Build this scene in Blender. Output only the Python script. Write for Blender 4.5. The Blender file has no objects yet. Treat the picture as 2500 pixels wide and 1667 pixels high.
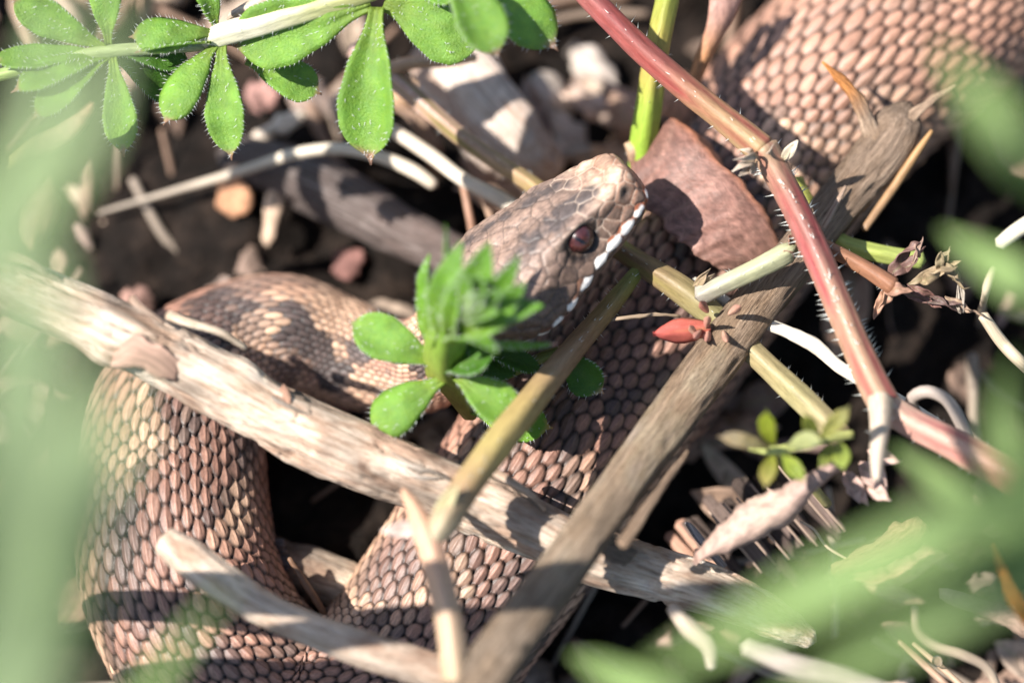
import bpy, math, random
import numpy as np
from mathutils import Vector

random.seed(7)
R_ = np.random.RandomState(11)
SC = bpy.context.scene
def bstack(a, axis=0): return np.stack(np.broadcast_arrays(*a), axis)
COL = SC.collection

# ------------------------------------------------------------------ camera frame
# One photograph pixel (2500 px wide) is 0.05 mm at the plane of focus. Points are laid out in millimetres as
# (u right, v up the picture, w towards the camera) and turned into world metres, z up.
PXMM = 0.05
D = 500.0
TH = math.radians(76)
CT, ST = math.cos(TH), math.sin(TH)
W0 = -30.0
Z0 = W0 * ST
def world(p):
    p = np.asarray(p, float)
    u, v, w = p[..., 0], p[..., 1], p[..., 2]
    return bstack([u, v * ST - w * CT, v * CT + w * ST - Z0], -1) * 0.001
def P(px, py, w=0.0):
    k = PXMM * (D - w) / D
    return np.array([(px - 1250.0) * k, -(py - 833.5) * k, w])
UPC = np.array([0, CT, ST])

cam_d = bpy.data.cameras.new('camera'); cam = bpy.data.objects.new('camera', cam_d); COL.objects.link(cam)
SC.camera = cam
cam_d.sensor_width = 36.0
cam_d.lens = 36.0 * D / (2500 * PXMM)
cam_d.clip_start = 0.005; cam_d.clip_end = 50.0
cam.location = Vector(world(np.array([0, 0, D])))
fwd = Vector(world(np.array([0, 0, 0.]))) - cam.location
cam.rotation_euler = fwd.to_track_quat('-Z', 'Y').to_euler()
cam_d.dof.use_dof = True
cam_d.dof.focus_distance = (D - 0.5) * 0.001
cam_d.dof.aperture_fstop = cam_d.lens / 23.0

SUN_C = np.array([-0.59, 0.24, 0.77]); SUN_C /= np.linalg.norm(SUN_C)
sv = Vector(world(SUN_C) - world(np.zeros(3))).normalized()
wd = bpy.data.worlds.new('World'); SC.world = wd; wd.use_nodes = True
wn = wd.node_tree.nodes; wl = wd.node_tree.links
sky = wn.new('ShaderNodeTexSky'); sky.sky_type = 'NISHITA'; sky.sun_disc = False
sky.sun_elevation = math.asin(sv.z); sky.sun_rotation = math.atan2(sv.x, sv.y)
bg = wn['Background']; bg.inputs['Strength'].default_value = 0.085
wl.new(sky.outputs[0], bg.inputs['Color'])
sd = bpy.data.lights.new('sun', 'SUN'); so = bpy.data.objects.new('sun', sd); COL.objects.link(so)
sd.energy = 5.0; sd.angle = math.radians(0.5); sd.color = (1.0, 0.952, 0.89)
so.rotation_euler = (-sv).to_track_quat('-Z', 'Y').to_euler(); so.location = (0, 0, 1)
SC.view_settings.view_transform = 'Standard'; SC.view_settings.look = 'None'
SC.view_settings.exposure = 1.06; SC.view_settings.gamma = 1.0
SC.cycles.use_denoising = True
SC.cycles.max_bounces = 8; SC.cycles.transparent_max_bounces = 8

# ------------------------------------------------------------------ numpy noise
_perm = np.random.RandomState(3).permutation(4096).astype(np.int64)
_val = np.random.RandomState(4).rand(4096)
def vn(p, seed=0):
    p = np.asarray(p, float); i = np.floor(p).astype(np.int64); f = p - i
    f = f * f * f * (f * (f * 6 - 15) + 10)
    x, y, z = i[..., 0] + seed * 37, i[..., 1] + seed * 11, i[..., 2]
    def h(a, b, c):
        return _val[_perm[(_perm[(_perm[a & 4095] + b) & 4095] + c) & 4095]]
    r = 0
    for dx in (0, 1):
        wx = f[..., 0] if dx else 1 - f[..., 0]
        for dy in (0, 1):
            wy = f[..., 1] if dy else 1 - f[..., 1]
            for dz in (0, 1):
                wz = f[..., 2] if dz else 1 - f[..., 2]
                r = r + wx * wy * wz * h(x + dx, y + dy, z + dz)
    return r * 2 - 1
def fbm(p, seed=0, n=3, g=0.5):
    a, r, p = 1.0, 0, np.asarray(p, float)
    for k in range(n):
        r = r + a * vn(p, seed + k); p = p * 2.03 + 17.1; a *= g
    return r
def sstep(a, b, x):
    t = np.clip((x - a) / (b - a), 0, 1); return t * t * (3 - 2 * t)
def unit(v):
    v = np.asarray(v, float); return v / np.maximum(np.linalg.norm(v, axis=-1, keepdims=True), 1e-12)
def spline(pts, n):
    """Catmull-Rom through pts (any width), n samples evenly spaced along the first three columns."""
    p = np.asarray(pts, float)
    if len(p) == 2:
        t = np.linspace(0, 1, n)[:, None]; return p[0] * (1 - t) + p[1] * t
    q = np.vstack([2 * p[0] - p[1], p, 2 * p[-1] - p[-2]]); out = []
    t = np.linspace(0, 1, 24, endpoint=False)[:, None]
    for k in range(len(p) - 1):
        a, b, c, d = q[k], q[k + 1], q[k + 2], q[k + 3]
        out.append(0.5 * (2 * b + (c - a) * t + (2 * a - 5 * b + 4 * c - d) * t**2 + (3 * b - a - 3 * c + d) * t**3))
    o = np.vstack(out + [p[-1:]])
    s = np.concatenate([[0], np.cumsum(np.linalg.norm(np.diff(o[:, :3], axis=0), axis=1))])
    x = np.linspace(0, s[-1], n)
    return bstack([np.interp(x, s, o[:, k]) for k in range(o.shape[1])], 1)
def grad(cols, t):
    c = np.asarray(cols, float); t = np.clip(t, 0, 1)
    if len(c) == 1: return np.broadcast_to(c[0], np.shape(t) + (3,)).copy()
    x = np.linspace(0, 1, len(c)); return bstack([np.interp(t, x, c[:, k]) for k in range(3)], -1)

# ------------------------------------------------------------------ objects
BASE = {}
def props(o, label=None, cat=None, group=None, kind=None):
    if label: o['label'] = label
    if cat: o['category'] = cat
    if group: o['group'] = group
    if kind: o['kind'] = kind
    return o
def thing(name, base, label, cat, group=None):
    o = bpy.data.objects.new(name, None); COL.objects.link(o)
    b = world(base); o.location = Vector(b); BASE[o.name] = b; o.empty_display_size = 0.003
    return props(o, label, cat, group)
def root_base(o):
    while o is not None:
        if o.name in BASE: return BASE[o.name]
        o = o.parent
    return np.zeros(3)
def link_mesh(name, me, parent=None, label=None, cat=None, group=None, kind=None):
    o = bpy.data.objects.new(name, me); COL.objects.link(o)
    if parent is not None: o.parent = parent
    return props(o, label, cat, group, kind)
def mk(name, V, quads, mat, parent=None, tris=None, col=None, st=None, raw=False, **kw):
    V = np.asarray(V, float).reshape(-1, 3)
    Wd = V if raw else world(V)
    if parent is None:
        b = (Wd.min(0) + Wd.max(0)) / 2; b[2] = Wd[:, 2].min()
    else:
        b = root_base(parent)
    L = (Wd - b).astype(np.float32)
    q = np.asarray(quads if quads is not None else np.zeros((0, 4)), np.int32).reshape(-1, 4)
    t = np.asarray(tris if tris is not None else np.zeros((0, 3)), np.int32).reshape(-1, 3)
    me = bpy.data.meshes.new(name)
    me.vertices.add(len(L)); me.vertices.foreach_set('co', L.ravel())
    nl = q.size + t.size; me.loops.add(nl)
    me.loops.foreach_set('vertex_index', np.concatenate([q.ravel(), t.ravel()]))
    npoly = len(q) + len(t); me.polygons.add(npoly)
    st_ = np.concatenate([np.arange(len(q)) * 4, q.size + np.arange(len(t)) * 3]).astype(np.int32)
    me.polygons.foreach_set('loop_start', st_)
    me.polygons.foreach_set('use_smooth', np.ones(npoly, bool))
    me.update(calc_edges=True)
    if col is not None:
        c = np.asarray(col, float).reshape(-1, 3)
        a = me.attributes.new('Col', 'FLOAT_COLOR', 'POINT')
        a.data.foreach_set('color', np.hstack([c, np.ones((len(c), 1))]).astype(np.float32).ravel())
    if st is not None:
        a = me.attributes.new('st', 'FLOAT_VECTOR', 'POINT'); a.data.foreach_set('vector', np.asarray(st, np.float32).ravel())
    me.materials.append(mat)
    o = link_mesh(name, me, parent, **kw)
    if parent is None:
        o.location = Vector(b); BASE[o.name] = b
    return o
def gridq(nu, nv, wrap=False, off=0):
    i = np.arange(nu - 1)[:, None]; j = np.arange(nv if wrap else nv - 1)[None, :]
    a = i * nv + j; b = i * nv + (j + 1) % nv
    return bstack([a, b, b + nv, a + nv], -1).reshape(-1, 4) + off

def frames(p, hint):
    T = unit(np.gradient(p, axis=0)); hint = np.asarray(hint, float)
    B = unit(np.cross(T, np.broadcast_to(hint, T.shape))); N = np.cross(B, T)
    return T, N, B
def tube_geo(path, nseg=16, step=0.6, disp=None, flat=1.0, hint=(0, 0.1, 1), cols=((.3, .25, .2),), seed=0, cap=0.6, dcol=None):
    """path rows: u v w radius(mm). Returns V, quads, tris, col, st."""
    path = np.asarray(path, float)
    ln = np.linalg.norm(np.diff(path[:, :3], axis=0), axis=1).sum()
    n = int(max(6, min(420, ln / step)))
    q = spline(path, n); p, r = q[:, :3], q[:, 3]
    T, N, B = frames(p, hint)
    th = np.linspace(0, 2 * math.pi, nseg, endpoint=False)
    s = np.linspace(0, ln, n)[:, None] + 0 * th[None]
    cs, sn = np.cos(th)[None], np.sin(th)[None]
    stv = bstack([s + seed * 31.7, r[:, None] * cs + seed * 7.3, r[:, None] * sn], -1)
    rr = r[:, None] + (disp(s, th[None] + 0 * s, r[:, None], stv) if disp else 0)
    V = p[:, None] + N[:, None] * (rr * cs * flat)[..., None] + B[:, None] * (rr * sn)[..., None]
    t = s / max(ln, 1e-6); C = grad(cols, t)
    if dcol is not None: C = dcol(C, s, th[None] + 0 * s, t, stv)
    quads = gridq(n, nseg, True); V = V.reshape(-1, 3); C = C.reshape(-1, 3); stv = stv.reshape(-1, 3)
    k = len(V)
    e0 = p[0] - T[0] * r[0] * cap; e1 = p[-1] + T[-1] * r[-1] * cap
    V = np.vstack([V, e0, e1]); C = np.vstack([C, C[0], C[k - 1]]); stv = np.vstack([stv, stv[0], stv[k - 1]])
    j = np.arange(nseg); jn = (j + 1) % nseg; o = (n - 1) * nseg
    tris = np.vstack([bstack([jn, j, 0 * j + k], 1), bstack([o + j, o + jn, 0 * j + k + 1], 1)])
    return V, quads, tris, C, stv
def PP(rows):
    """rows of (px, py, w, radius px) -> mm"""
    o = []
    for r in rows:
        o.append(list(P(r[0], r[1], r[2])) + [r[3] * PXMM])
    return np.array(o)
def tube(name, rows, mat, parent=None, **kw):
    pk = {k: kw.pop(k) for k in ('label', 'cat', 'group', 'kind') if k in kw}
    V, q, t, C, s = tube_geo(PP(rows) if not kw.pop('mm', False) else np.array(rows, float), **kw)
    return mk(name, V, q, mat, parent, tris=t, col=C, st=s, **pk)

# surfaces with real thickness ----------------------------------------------
def solid(Vt, nrm, th, C, S):
    """Vt (n,m,3) top sheet -> closed slab of thickness th (array n,m or float)."""
    n, m = Vt.shape[:2]; th = np.broadcast_to(th, (n, m))[..., None]
    Vb = Vt - nrm * th
    V = np.concatenate([Vt.reshape(-1, 3), Vb.reshape(-1, 3)])
    a = gridq(n, m); b = gridq(n, m, off=n * m)[:, ::-1]
    idx = np.arange(n * m).reshape(n, m); ring = np.concatenate([idx[0, :-1], idx[:-1, -1], idx[-1, :0:-1], idx[:0:-1, 0]])
    rn = np.roll(ring, -1); rim = bstack([rn, ring, ring + n * m, rn + n * m], 1)
    return V, np.vstack([a, b, rim]), np.concatenate([C.reshape(-1, 3)] * 2), np.concatenate([S.reshape(-1, 3)] * 2)
def sheet_normals(V):
    a = np.gradient(V, axis=0); b = np.gradient(V, axis=1)
    return unit(np.cross(a, b))
PROF = {
    'obov': ([0, .06, .15, .35, .6, .76, .85, .90, .925, .945, 1], [.24, .25, .32, .70, 1, .93, .70, .42, .20, .08, .015]),
    'lance': ([0, .1, .3, .5, .75, .9, 1], [.12, .4, .85, 1, .7, .32, .02]),
    'strap': ([0, .1, .5, .85, 1], [.7, .95, 1, .7, .03]),
    'bud': ([0, .15, .4, .6, .85, 1], [.5, .8, 1, .9, .45, .03]),
    'dead': ([0, .1, .25, .5, .7, .85, 1], [.1, .45, .8, 1, .75, .4, .03]),
}
def bristle_geo(starts, dirs, length, rad):
    """thin bent cones"""
    S = np.asarray(starts, float); Dv = unit(np.asarray(dirs, float)); n = len(S)
    if not n: return np.zeros((0, 3)), np.zeros((0, 3), int)
    a = unit(np.cross(Dv, np.array([.31, .52, .79]))); b = np.cross(Dv, a)
    L = (length * (0.6 + 0.8 * R_.rand(n)))[:, None]; r = rad
    ring = [S - Dv * r + (a * math.cos(x) + b * math.sin(x)) * r for x in (0, 2.09, 4.19)]
    tip = S + Dv * L + b * L * 0.25
    V = bstack(ring + [tip], 1).reshape(-1, 3)
    k = np.arange(n)[:, None] * 4
    T = np.concatenate([k + np.array([x]) for x in ([0, 1, 3], [1, 2, 3], [2, 0, 3])])
    return V, T
def leaf(base, tip, width, mat, parent=None, name='leaf', prof='obov', n=(0, 0, 1), bend=0.0, cup=0.12, twist=0.0, curl=0.0,
         cols=((.05, .16, .02), (.055, .2, .022), (.06, .2, .025), (.16, .17, .05)), th=0.22, hairs=True, nt=30, na=11, wob=0.06,
         groove=0.10, tipcol=None, fold=0.0, **pk):
    """base/tip are (px,py,w); width px."""
    b = P(*base); e = P(*tip) - b; L = np.linalg.norm(e); e1 = e / L; W = width * PXMM * (D - base[2]) / D
    n = unit(np.asarray(n, float)); side = unit(np.cross(n, e1)); nn = np.cross(e1, side)
    t = np.linspace(0, 1, nt)[:, None]; a = np.linspace(-1, 1, na)[None]
    xs, ys = PROF[prof]
    hw = W / 2 * np.interp(t, xs, ys)
    seed = R_.randint(1000)
    asym = 1 + 0.06 * vn(bstack([t * 2.2 + seed, 0 * t, 0 * t], -1))
    x = a * hw * asym
    z = cup * np.abs(x) * np.abs(a) * 2 + fold * np.abs(x) - groove * np.exp(-(a / .13) ** 2) * np.sin(np.pi * np.clip(t * 1.05, 0, 1)) ** .5
    z = z + 0.03 * W * np.cos(a * 9.4) * np.exp(-a * a) * (1 - t)
    st = bstack([t * L + seed, x + 0 * t, 0 * x + seed * .37], -1)
    z = z + wob * W * fbm(st / (W * .5 + .5), seed, 2)
    tw = twist * (t - .3); cx = x * np.cos(tw) - z * np.sin(tw); cz = x * np.sin(tw) + z * np.cos(tw)
    V = b + e1 * (t * L)[..., None] + side * cx[..., None] + nn * (cz + bend * 4 * t * (1 - t) + curl * t ** 3)[..., None]
    nrm = sheet_normals(V); nrm = nrm * np.sign((nrm * nn).sum(-1).mean() or 1)
    C = grad(cols, t + 0 * a)
    k = fbm(st / 1.6, seed + 5, 3)[..., None]; C = C * (1 + 0.18 * k)
    mid = np.exp(-(a / .12) ** 2)[..., None] * (1 - t)[..., None]; C = C * (1 - .35 * mid) + np.array([.13, .2, .05]) * .35 * mid
    if tipcol is not None:
        mt = sstep(.885, .95, t + 0 * a + .03 * fbm(st / .7, seed, 2))[..., None]; C = C * (1 - mt) + np.array(tipcol) * mt
    thk = th * np.clip(np.interp(t, [0, .8, 1], [1.3, 1, .5]), .2, 2)
    VV, q, CC, SS = solid(V, nrm, thk, C, st)
    o = mk(name, VV, q, mat, parent, col=np.clip(CC, 0, 1), st=SS, **pk)
    if hairs:
        Sx, Dx = [], []
        per = np.linspace(.1, .95, int(L / .55))
        for sd_ in (0, na - 1):
            for tt in per:
                i = min(nt - 1, int((tt + R_.uniform(-.02, .02)) * (nt - 1))); s_ = -1 if sd_ == 0 else 1
                Sx.append(V[i, sd_]); Dx.append(side * s_ + e1 * R_.uniform(.1, .9) + nn * R_.uniform(-.1, .5))
        for _ in range(int(L * W * .35)):
            i, j = R_.randint(3, nt - 2), R_.randint(1, na - 1)
            f_, g_ = R_.rand(2)
            Sx.append(V[i, j] * (1 - f_) + V[i + 1, j] * f_); Dx.append(nrm[i, j] + e1 * R_.uniform(0, 1) + side * R_.uniform(-.4, .4))
        Vh, Th = bristle_geo(Sx, Dx, .55, .05)
        mk('bristles', Vh, None, M['bristle'], o, tris=Th, kind='stuff')
    return o
def ribbon(name, A, B, mat, parent=None, bulge=0.0, nt=40, na=12, th=0.3, rough=0.15, rsc=2.0, cols=((.3, .2, .15),), edge=None, curlA=0.0, curlB=0.0,
           fray=0.0, dcol=None, hint=None, ridge=None, wrinkle=0.0, **pk):
    """A, B edge polylines of (px,py,w)."""
    a3 = spline([P(*x) for x in A], nt); b3 = spline([P(*x) for x in B], nt)
    f = np.linspace(0, 1, na)[None, :, None]; t = np.linspace(0, 1, nt)[:, None]
    V = a3[:, None] * (1 - f) + b3[:, None] * f
    seed = R_.randint(1000); L = np.linalg.norm(np.diff((a3 + b3) / 2, axis=0), axis=1).sum(); Wd = np.linalg.norm(a3 - b3, axis=1)[:, None]
    st = bstack([t * L + seed + 0 * f[..., 0], Wd * f[..., 0], 0 * t * f[..., 0] + seed * .37], -1)
    nr = sheet_normals(V); hv = np.array([0, 0, 1.0]) if hint is None else unit(hint)
    nr = nr * np.sign((nr * hv).sum(-1).mean() or 1)
    ff = f[..., 0]
    off = bulge * np.sin(np.pi * ff) ** .8 * np.sin(np.pi * np.clip(t * .9 + .07, 0, 1)) ** .5 + curlA * np.clip(1 - ff * 3.5, 0, 1) ** 2 + curlB * np.clip(ff * 3.5 - 2.5, 0, 1) ** 2
    if ridge is not None:
        g_ = np.where(ff < ridge, ff / ridge, (1 - ff) / (1 - ridge)); g_ = 1 - (1 - g_) ** 1.35
        off = bulge * g_ * np.sin(np.pi * np.clip(t * .86 + .10, 0, 1)) ** .6
        off = off + wrinkle * np.sin(t * 46 + 5 * fbm(st / 5, seed, 2)) * np.exp(-((ff - .12) / .22) ** 2) * sstep(.35, .6, t) * sstep(1., .8, t)
    off = off + rough * fbm(st * np.array([.35, 1, 1]) / rsc, seed, 3)
    V = V + nr * off[..., None]
    if fray: V = V + (b3 - a3)[:, None] * (fray * (ff - .5) * fbm(bstack([t * L / 1.1 + 0 * ff, np.sign(ff - .5) * 9 + 0 * t, 0 * ff + 0 * t], -1), seed + 3, 3))[..., None]
    nr = sheet_normals(V); nr = nr * np.sign((nr * hv).sum(-1).mean() or 1)
    C = grad(cols, t + 0 * ff) * (1 + .16 * fbm(st * np.array([.4, 1, 1]) / 1.2, seed + 9, 3))[..., None]
    if edge is not None:
        m = (np.clip(np.abs(ff - .5) * 2 - .82, 0, 1) / .18)[..., None]; C = C * (1 - m) + np.array(edge) * m
    if dcol is not None: C = dcol(C, t + 0 * ff, ff + 0 * t, st)
    VV, q, CC, SS = solid(V, nr, th, C, st)
    return mk(name, VV, q, mat, parent, col=np.clip(CC, 0, 1), st=SS, **pk)

# ------------------------------------------------------------------ materials (all procedural)
M = {}
class NT:
    def __init__(s, name):
        s.m = bpy.data.materials.new(name); s.m.use_nodes = True; s.t = s.m.node_tree; s.n = s.t.nodes; s.b = s.n['Principled BSDF']; s.out = s.n['Material Output']
        M[name] = s.m
    def add(s, kind, **kw):
        x = s.n.new(kind)
        for k, v in kw.items(): setattr(x, k, v)
        return x
    def link(s, a, b): s.t.links.new(a, b)
    def attr(s, nm): x = s.add('ShaderNodeAttribute', attribute_name=nm); return x
    def mapped(s, src, scale, loc=(0, 0, 0)):
        x = s.add('ShaderNodeMapping'); x.inputs['Scale'].default_value = scale; x.inputs['Location'].default_value = loc; s.link(src, x.inputs['Vector']); return x.outputs[0]
    def noise(s, vec, scale, detail=4, rough=.55, dist=0.0):
        x = s.add('ShaderNodeTexNoise'); x.inputs['Scale'].default_value = scale; x.inputs['Detail'].default_value = detail
        x.inputs['Roughness'].default_value = rough; x.inputs['Distortion'].default_value = dist; s.link(vec, x.inputs['Vector']); return x.outputs['Fac']
    def ramp(s, fac, stops):
        x = s.add('ShaderNodeValToRGB'); e = x.color_ramp.elements
        while len(e) < len(stops): e.new(.5)
        for k, (p, c) in enumerate(stops): e[k].position = p; e[k].color = (*c, 1) if len(c) == 3 else c
        s.link(fac, x.inputs[0]); return x.outputs[0]
    def mix(s, fac, a, b, mode='MIX'):
        x = s.add('ShaderNodeMix', data_type='RGBA', blend_type=mode)
        if isinstance(fac, float): x.inputs[0].default_value = fac
        else: s.link(fac, x.inputs[0])
        for k, v in ((6, a), (7, b)):
            if isinstance(v, tuple): x.inputs[k].default_value = (*v, 1)
            else: s.link(v, x.inputs[k])
        return x.outputs[2]
    def mrange(s, fac, a, b, c, d):
        x = s.add('ShaderNodeMapRange'); s.link(fac, x.inputs[0])
        for k, v in enumerate((a, b, c, d)): x.inputs[k + 1].default_value = v
        return x.outputs[0]
    def bump(s, h, strength, dist, prev=None):
        x = s.add('ShaderNodeBump'); x.inputs['Strength'].default_value = strength; x.inputs['Distance'].default_value = dist; s.link(h, x.inputs['Height'])
        if prev is not None: s.link(prev, x.inputs['Normal'])
        return x.outputs[0]
    def fin(s, color, rough=.6, normal=None, spec=.4, transl=0.0, tcol=None, sss=0.0, coat=0.0):
        b = s.b
        if isinstance(color, tuple): b.inputs['Base Color'].default_value = (*color, 1)
        else: s.link(color, b.inputs['Base Color'])
        if isinstance(rough, float): b.inputs['Roughness'].default_value = rough
        else: s.link(rough, b.inputs['Roughness'])
        b.inputs['Specular IOR Level'].default_value = spec; b.inputs['Coat Weight'].default_value = coat
        if normal is not None: s.link(normal, b.inputs['Normal'])
        if transl:
            tr = s.add('ShaderNodeBsdfTranslucent'); mx = s.add('ShaderNodeMixShader'); mx.inputs[0].default_value = transl
            tc_ = tcol if tcol is not None else color
            if isinstance(tc_, tuple): tr.inputs['Color'].default_value = (*tc_, 1)
            else: s.link(tc_, tr.inputs['Color'])
            if normal is not None: s.link(normal, tr.inputs['Normal'])
            s.link(b.outputs[0], mx.inputs[1]); s.link(tr.outputs[0], mx.inputs[2]); s.link(mx.outputs[0], s.out.inputs['Surface'])
        return s.m

def mat_leaf(name, transl=.32, rough=.34, spec=.5):
    n = NT(name); c = n.attr('Col'); st = n.attr('st').outputs['Vector']
    fine = n.noise(st, 5.5, 3, .6); spots = n.noise(st, 1.3, 4, .6)
    col = n.mix(n.mrange(spots, .35, .7, 0., .5), c.outputs['Color'], n.mix(1.0, c.outputs['Color'], (1.5, 1.22, .75), 'MULTIPLY'))
    col = n.mix(n.mrange(fine, .58, .72, 0., .55), col, n.mix(1.0, col, (1.6, 1.45, 1.5), 'MULTIPLY'))
    tc = n.mix(1.0, col, (1.9, 1.7, .9), 'MULTIPLY')
    nm = n.bump(n.noise(st, 3.2, 4, .65), .7, .0003, n.bump(n.noise(st, 11.0, 2, .6), .6, .00008))
    n.fin(col, n.mrange(fine, .3, .7, rough - .08, rough + .2), nm, spec, transl, tc)
mat_leaf('leaf_green'); mat_leaf('blade_green', .42, .45, .35)
def mat_vcol(name, rough=.65, spec=.3, stretch=(.25, 1, 1), sc=2.2, contrast=.55, transl=0.0, bumpd=.00015, bs=.6, fleck=(.45, .42, .4), fleckamt=.25):
    n = NT(name); c = n.attr('Col').outputs['Color']; st = n.attr('st').outputs['Vector']
    v = n.mapped(st, stretch); g = n.noise(v, sc, 5, .62, .4)
    col = n.mix(1.0, c, n.ramp(g, [(.28, (1 - contrast,) * 3), (.5, (1, 1, 1)), (.75, (1 + contrast,) * 3)]), 'MULTIPLY')
    f = n.noise(st, 6.0, 3, .7)
    col = n.mix(n.mrange(f, .62, .78, 0., fleckamt), col, fleck)
    nm = n.bump(g, bs, bumpd, n.bump(f, bs * .7, bumpd * .5))
    n.fin(col, n.mrange(f, .3, .7, rough - .1, min(1., rough + .12)), nm, spec, transl)
mat_vcol('stem', .5, .4, (.2, 1, 1), 2.5, .28, .12, .0001, .5, (.6, .55, .45), .3)
mat_vcol('straw', .55, .35, (.06, 1, 1), 4.0, .3, .15, .00008, .5, (.8, .75, .62), .2)
mat_vcol('dead_leaf', .52, .45, (.5, 1, 1), 1.8, .4, .12, .00018, .7, (.45, .3, .22), .35)
mat_vcol('litter', .8, .2, (.4, 1, 1), 1.5, .5, .0, .0002, .7)
mat_vcol('bark', .8, .2, (.05, 1, 1), 4.0, .6, .0, .0003, .9, (.3, .22, .18), .3)
def mat_wood(name, ramp_, patch, rough=.75):
    n = NT(name); st = n.attr('st').outputs['Vector']; vc = n.attr('Col').outputs['Color']
    fib = n.noise(n.mapped(st, (.045, 1, 1)), 2.6, 6, .66, .5)
    fine = n.noise(n.mapped(st, (.08, 1, 1)), 9.0, 3, .6)
    big = n.noise(n.mapped(st, (.12, .35, .35), (31, 4, 9)), 1.1, 4, .6, .8)
    col = n.ramp(fib, ramp_)
    col = n.mix(n.mrange(big, .46, .62, 0., .85), col, n.mix(n.mrange(fine, .3, .7, 0., 1.), patch[0], patch[1]))
    col = n.mix(n.mrange(fine, .34, .45, .75, 0.), col, n.mix(1.0, col, (.45, .4, .38), 'MULTIPLY'))
    col = n.mix(1.0, col, vc, 'MULTIPLY')
    nm = n.bump(fib, .9, .0006, n.bump(fine, .6, .0002))
    n.fin(col, rough, nm, .25)
mat_wood('wood_pale', [(.26, (.16, .115, .09)), (.38, (.40, .30, .225)), (.50, (.62, .52, .425)), (.75, (.76, .675, .58))], ((.30, .19, .14), (.52, .37, .27)))
mat_wood('wood_grey', [(.28, (.09, .07, .055)), (.48, (.2, .155, .12)), (.62, (.29, .23, .18)), (.8, (.4, .34, .28))], ((.12, .085, .06), (.24, .18, .13)))
mat_wood('wood_dark', [(.28, (.035, .028, .026)), (.5, (.09, .075, .07)), (.7, (.2, .18, .17)), (.85, (.3, .27, .25))], ((.06, .045, .04), (.16, .13, .12)))
def _snake():
    n = NT('snake_skin'); c = n.attr('Col').outputs['Color']; st = n.attr('st').outputs['Vector']
    f = n.noise(st, 7.0, 4, .7); g = n.noise(n.mapped(st, (.35, 1, 1)), 3.5, 3, .6)
    col = n.mix(1.0, c, n.ramp(g, [(.3, (.72, .7, .7)), (.5, (1, 1, 1)), (.72, (1.3, 1.27, 1.25))]), 'MULTIPLY')
    col = n.mix(n.mrange(f, .62, .75, 0., .30), col, (.42, .36, .34))
    nm = n.bump(f, .35, .00008, n.bump(g, .3, .0001))
    n.fin(col, n.mrange(f, .3, .7, .38, .6), nm, .45)
    n = NT('snake_eye'); c = n.attr('Col').outputs['Color']; n.fin(c, .28, None, .5, coat=.35)
    n = NT('bristle'); n.fin((.8, .82, .78), .35, None, .5, .4)
    n = NT('dew'); n.b.inputs['Transmission Weight'].default_value = 1.0; n.b.inputs['IOR'].default_value = 1.33; n.b.inputs['Roughness'].default_value = 0.02
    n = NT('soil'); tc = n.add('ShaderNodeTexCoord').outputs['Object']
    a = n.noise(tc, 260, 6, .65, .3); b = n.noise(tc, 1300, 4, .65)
    col = n.ramp(a, [(.3, (.006, .005, .004)), (.5, (.014, .010, .008)), (.68, (.035, .024, .018)), (.8, (.075, .05, .037))])  # near-black ramp puts the shade between the litter into the soil colour
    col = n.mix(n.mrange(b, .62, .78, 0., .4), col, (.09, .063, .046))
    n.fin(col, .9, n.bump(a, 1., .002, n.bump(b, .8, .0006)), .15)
_snake()

# ------------------------------------------------------------------ the ground
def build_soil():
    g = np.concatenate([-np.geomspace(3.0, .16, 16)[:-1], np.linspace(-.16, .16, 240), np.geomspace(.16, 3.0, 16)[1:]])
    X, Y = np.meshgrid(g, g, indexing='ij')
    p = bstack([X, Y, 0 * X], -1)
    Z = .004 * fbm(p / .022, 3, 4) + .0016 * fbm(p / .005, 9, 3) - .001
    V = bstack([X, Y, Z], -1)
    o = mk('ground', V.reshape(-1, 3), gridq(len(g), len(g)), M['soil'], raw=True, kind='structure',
           label='soil between the litter, its colour darkened for shaded gaps', cat='ground')
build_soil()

# ------------------------------------------------------------------ the snake: one mesh, scales as relief
# rows: px, py, w of the body's axis, radius px; from the neck to where it leaves the frame
BODY = [(1262, 668, -1, 90), (1195, 742, -3, 104), (1120, 825, -7, 108), (1030, 890, -13, 108), (930, 893, -16, 112), (820, 850, -18, 122), (700, 818, -18, 138), (580, 850, -18, 152),
        (480, 925, -16, 176), (428, 1030, -13, 200), (418, 1150, -11, 214), (420, 1290, -9, 224), (450, 1440, -8, 228), (540, 1610, -8, 228),
        (690, 1740, -8, 226), (850, 1735, -8, 224), (985, 1640, -9, 224), (1110, 1470, -10, 226), (1220, 1310, -11, 230), (1330, 1160, -13, 234), (1455, 985, -17, 236),
        (1595, 795, -20, 236), (1740, 590, -23, 238), (1900, 375, -26, 244), (2080, 185, -27, 250), (2290, 5, -30, 250), (2560, -200, -33, 245), (2900, -420, -34, 235)]
HS = 1.25
HF = np.array([0.7615, 0.6444, 0.0695]); HR = np.array([0.4048, -0.5567, 0.7254]); HU = np.array([-0.5061, 0.5242, 0.6848])
HO = P(1250 + 14.40 / .05, 833.5 - 20.81 / .05, 0.0) + np.array([0, 0, 3.5])
def head_to_cam(q): return HO + HS * (q[..., 0:1] * HF + q[..., 1:2] * HR + q[..., 2:3] * HU)

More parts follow.
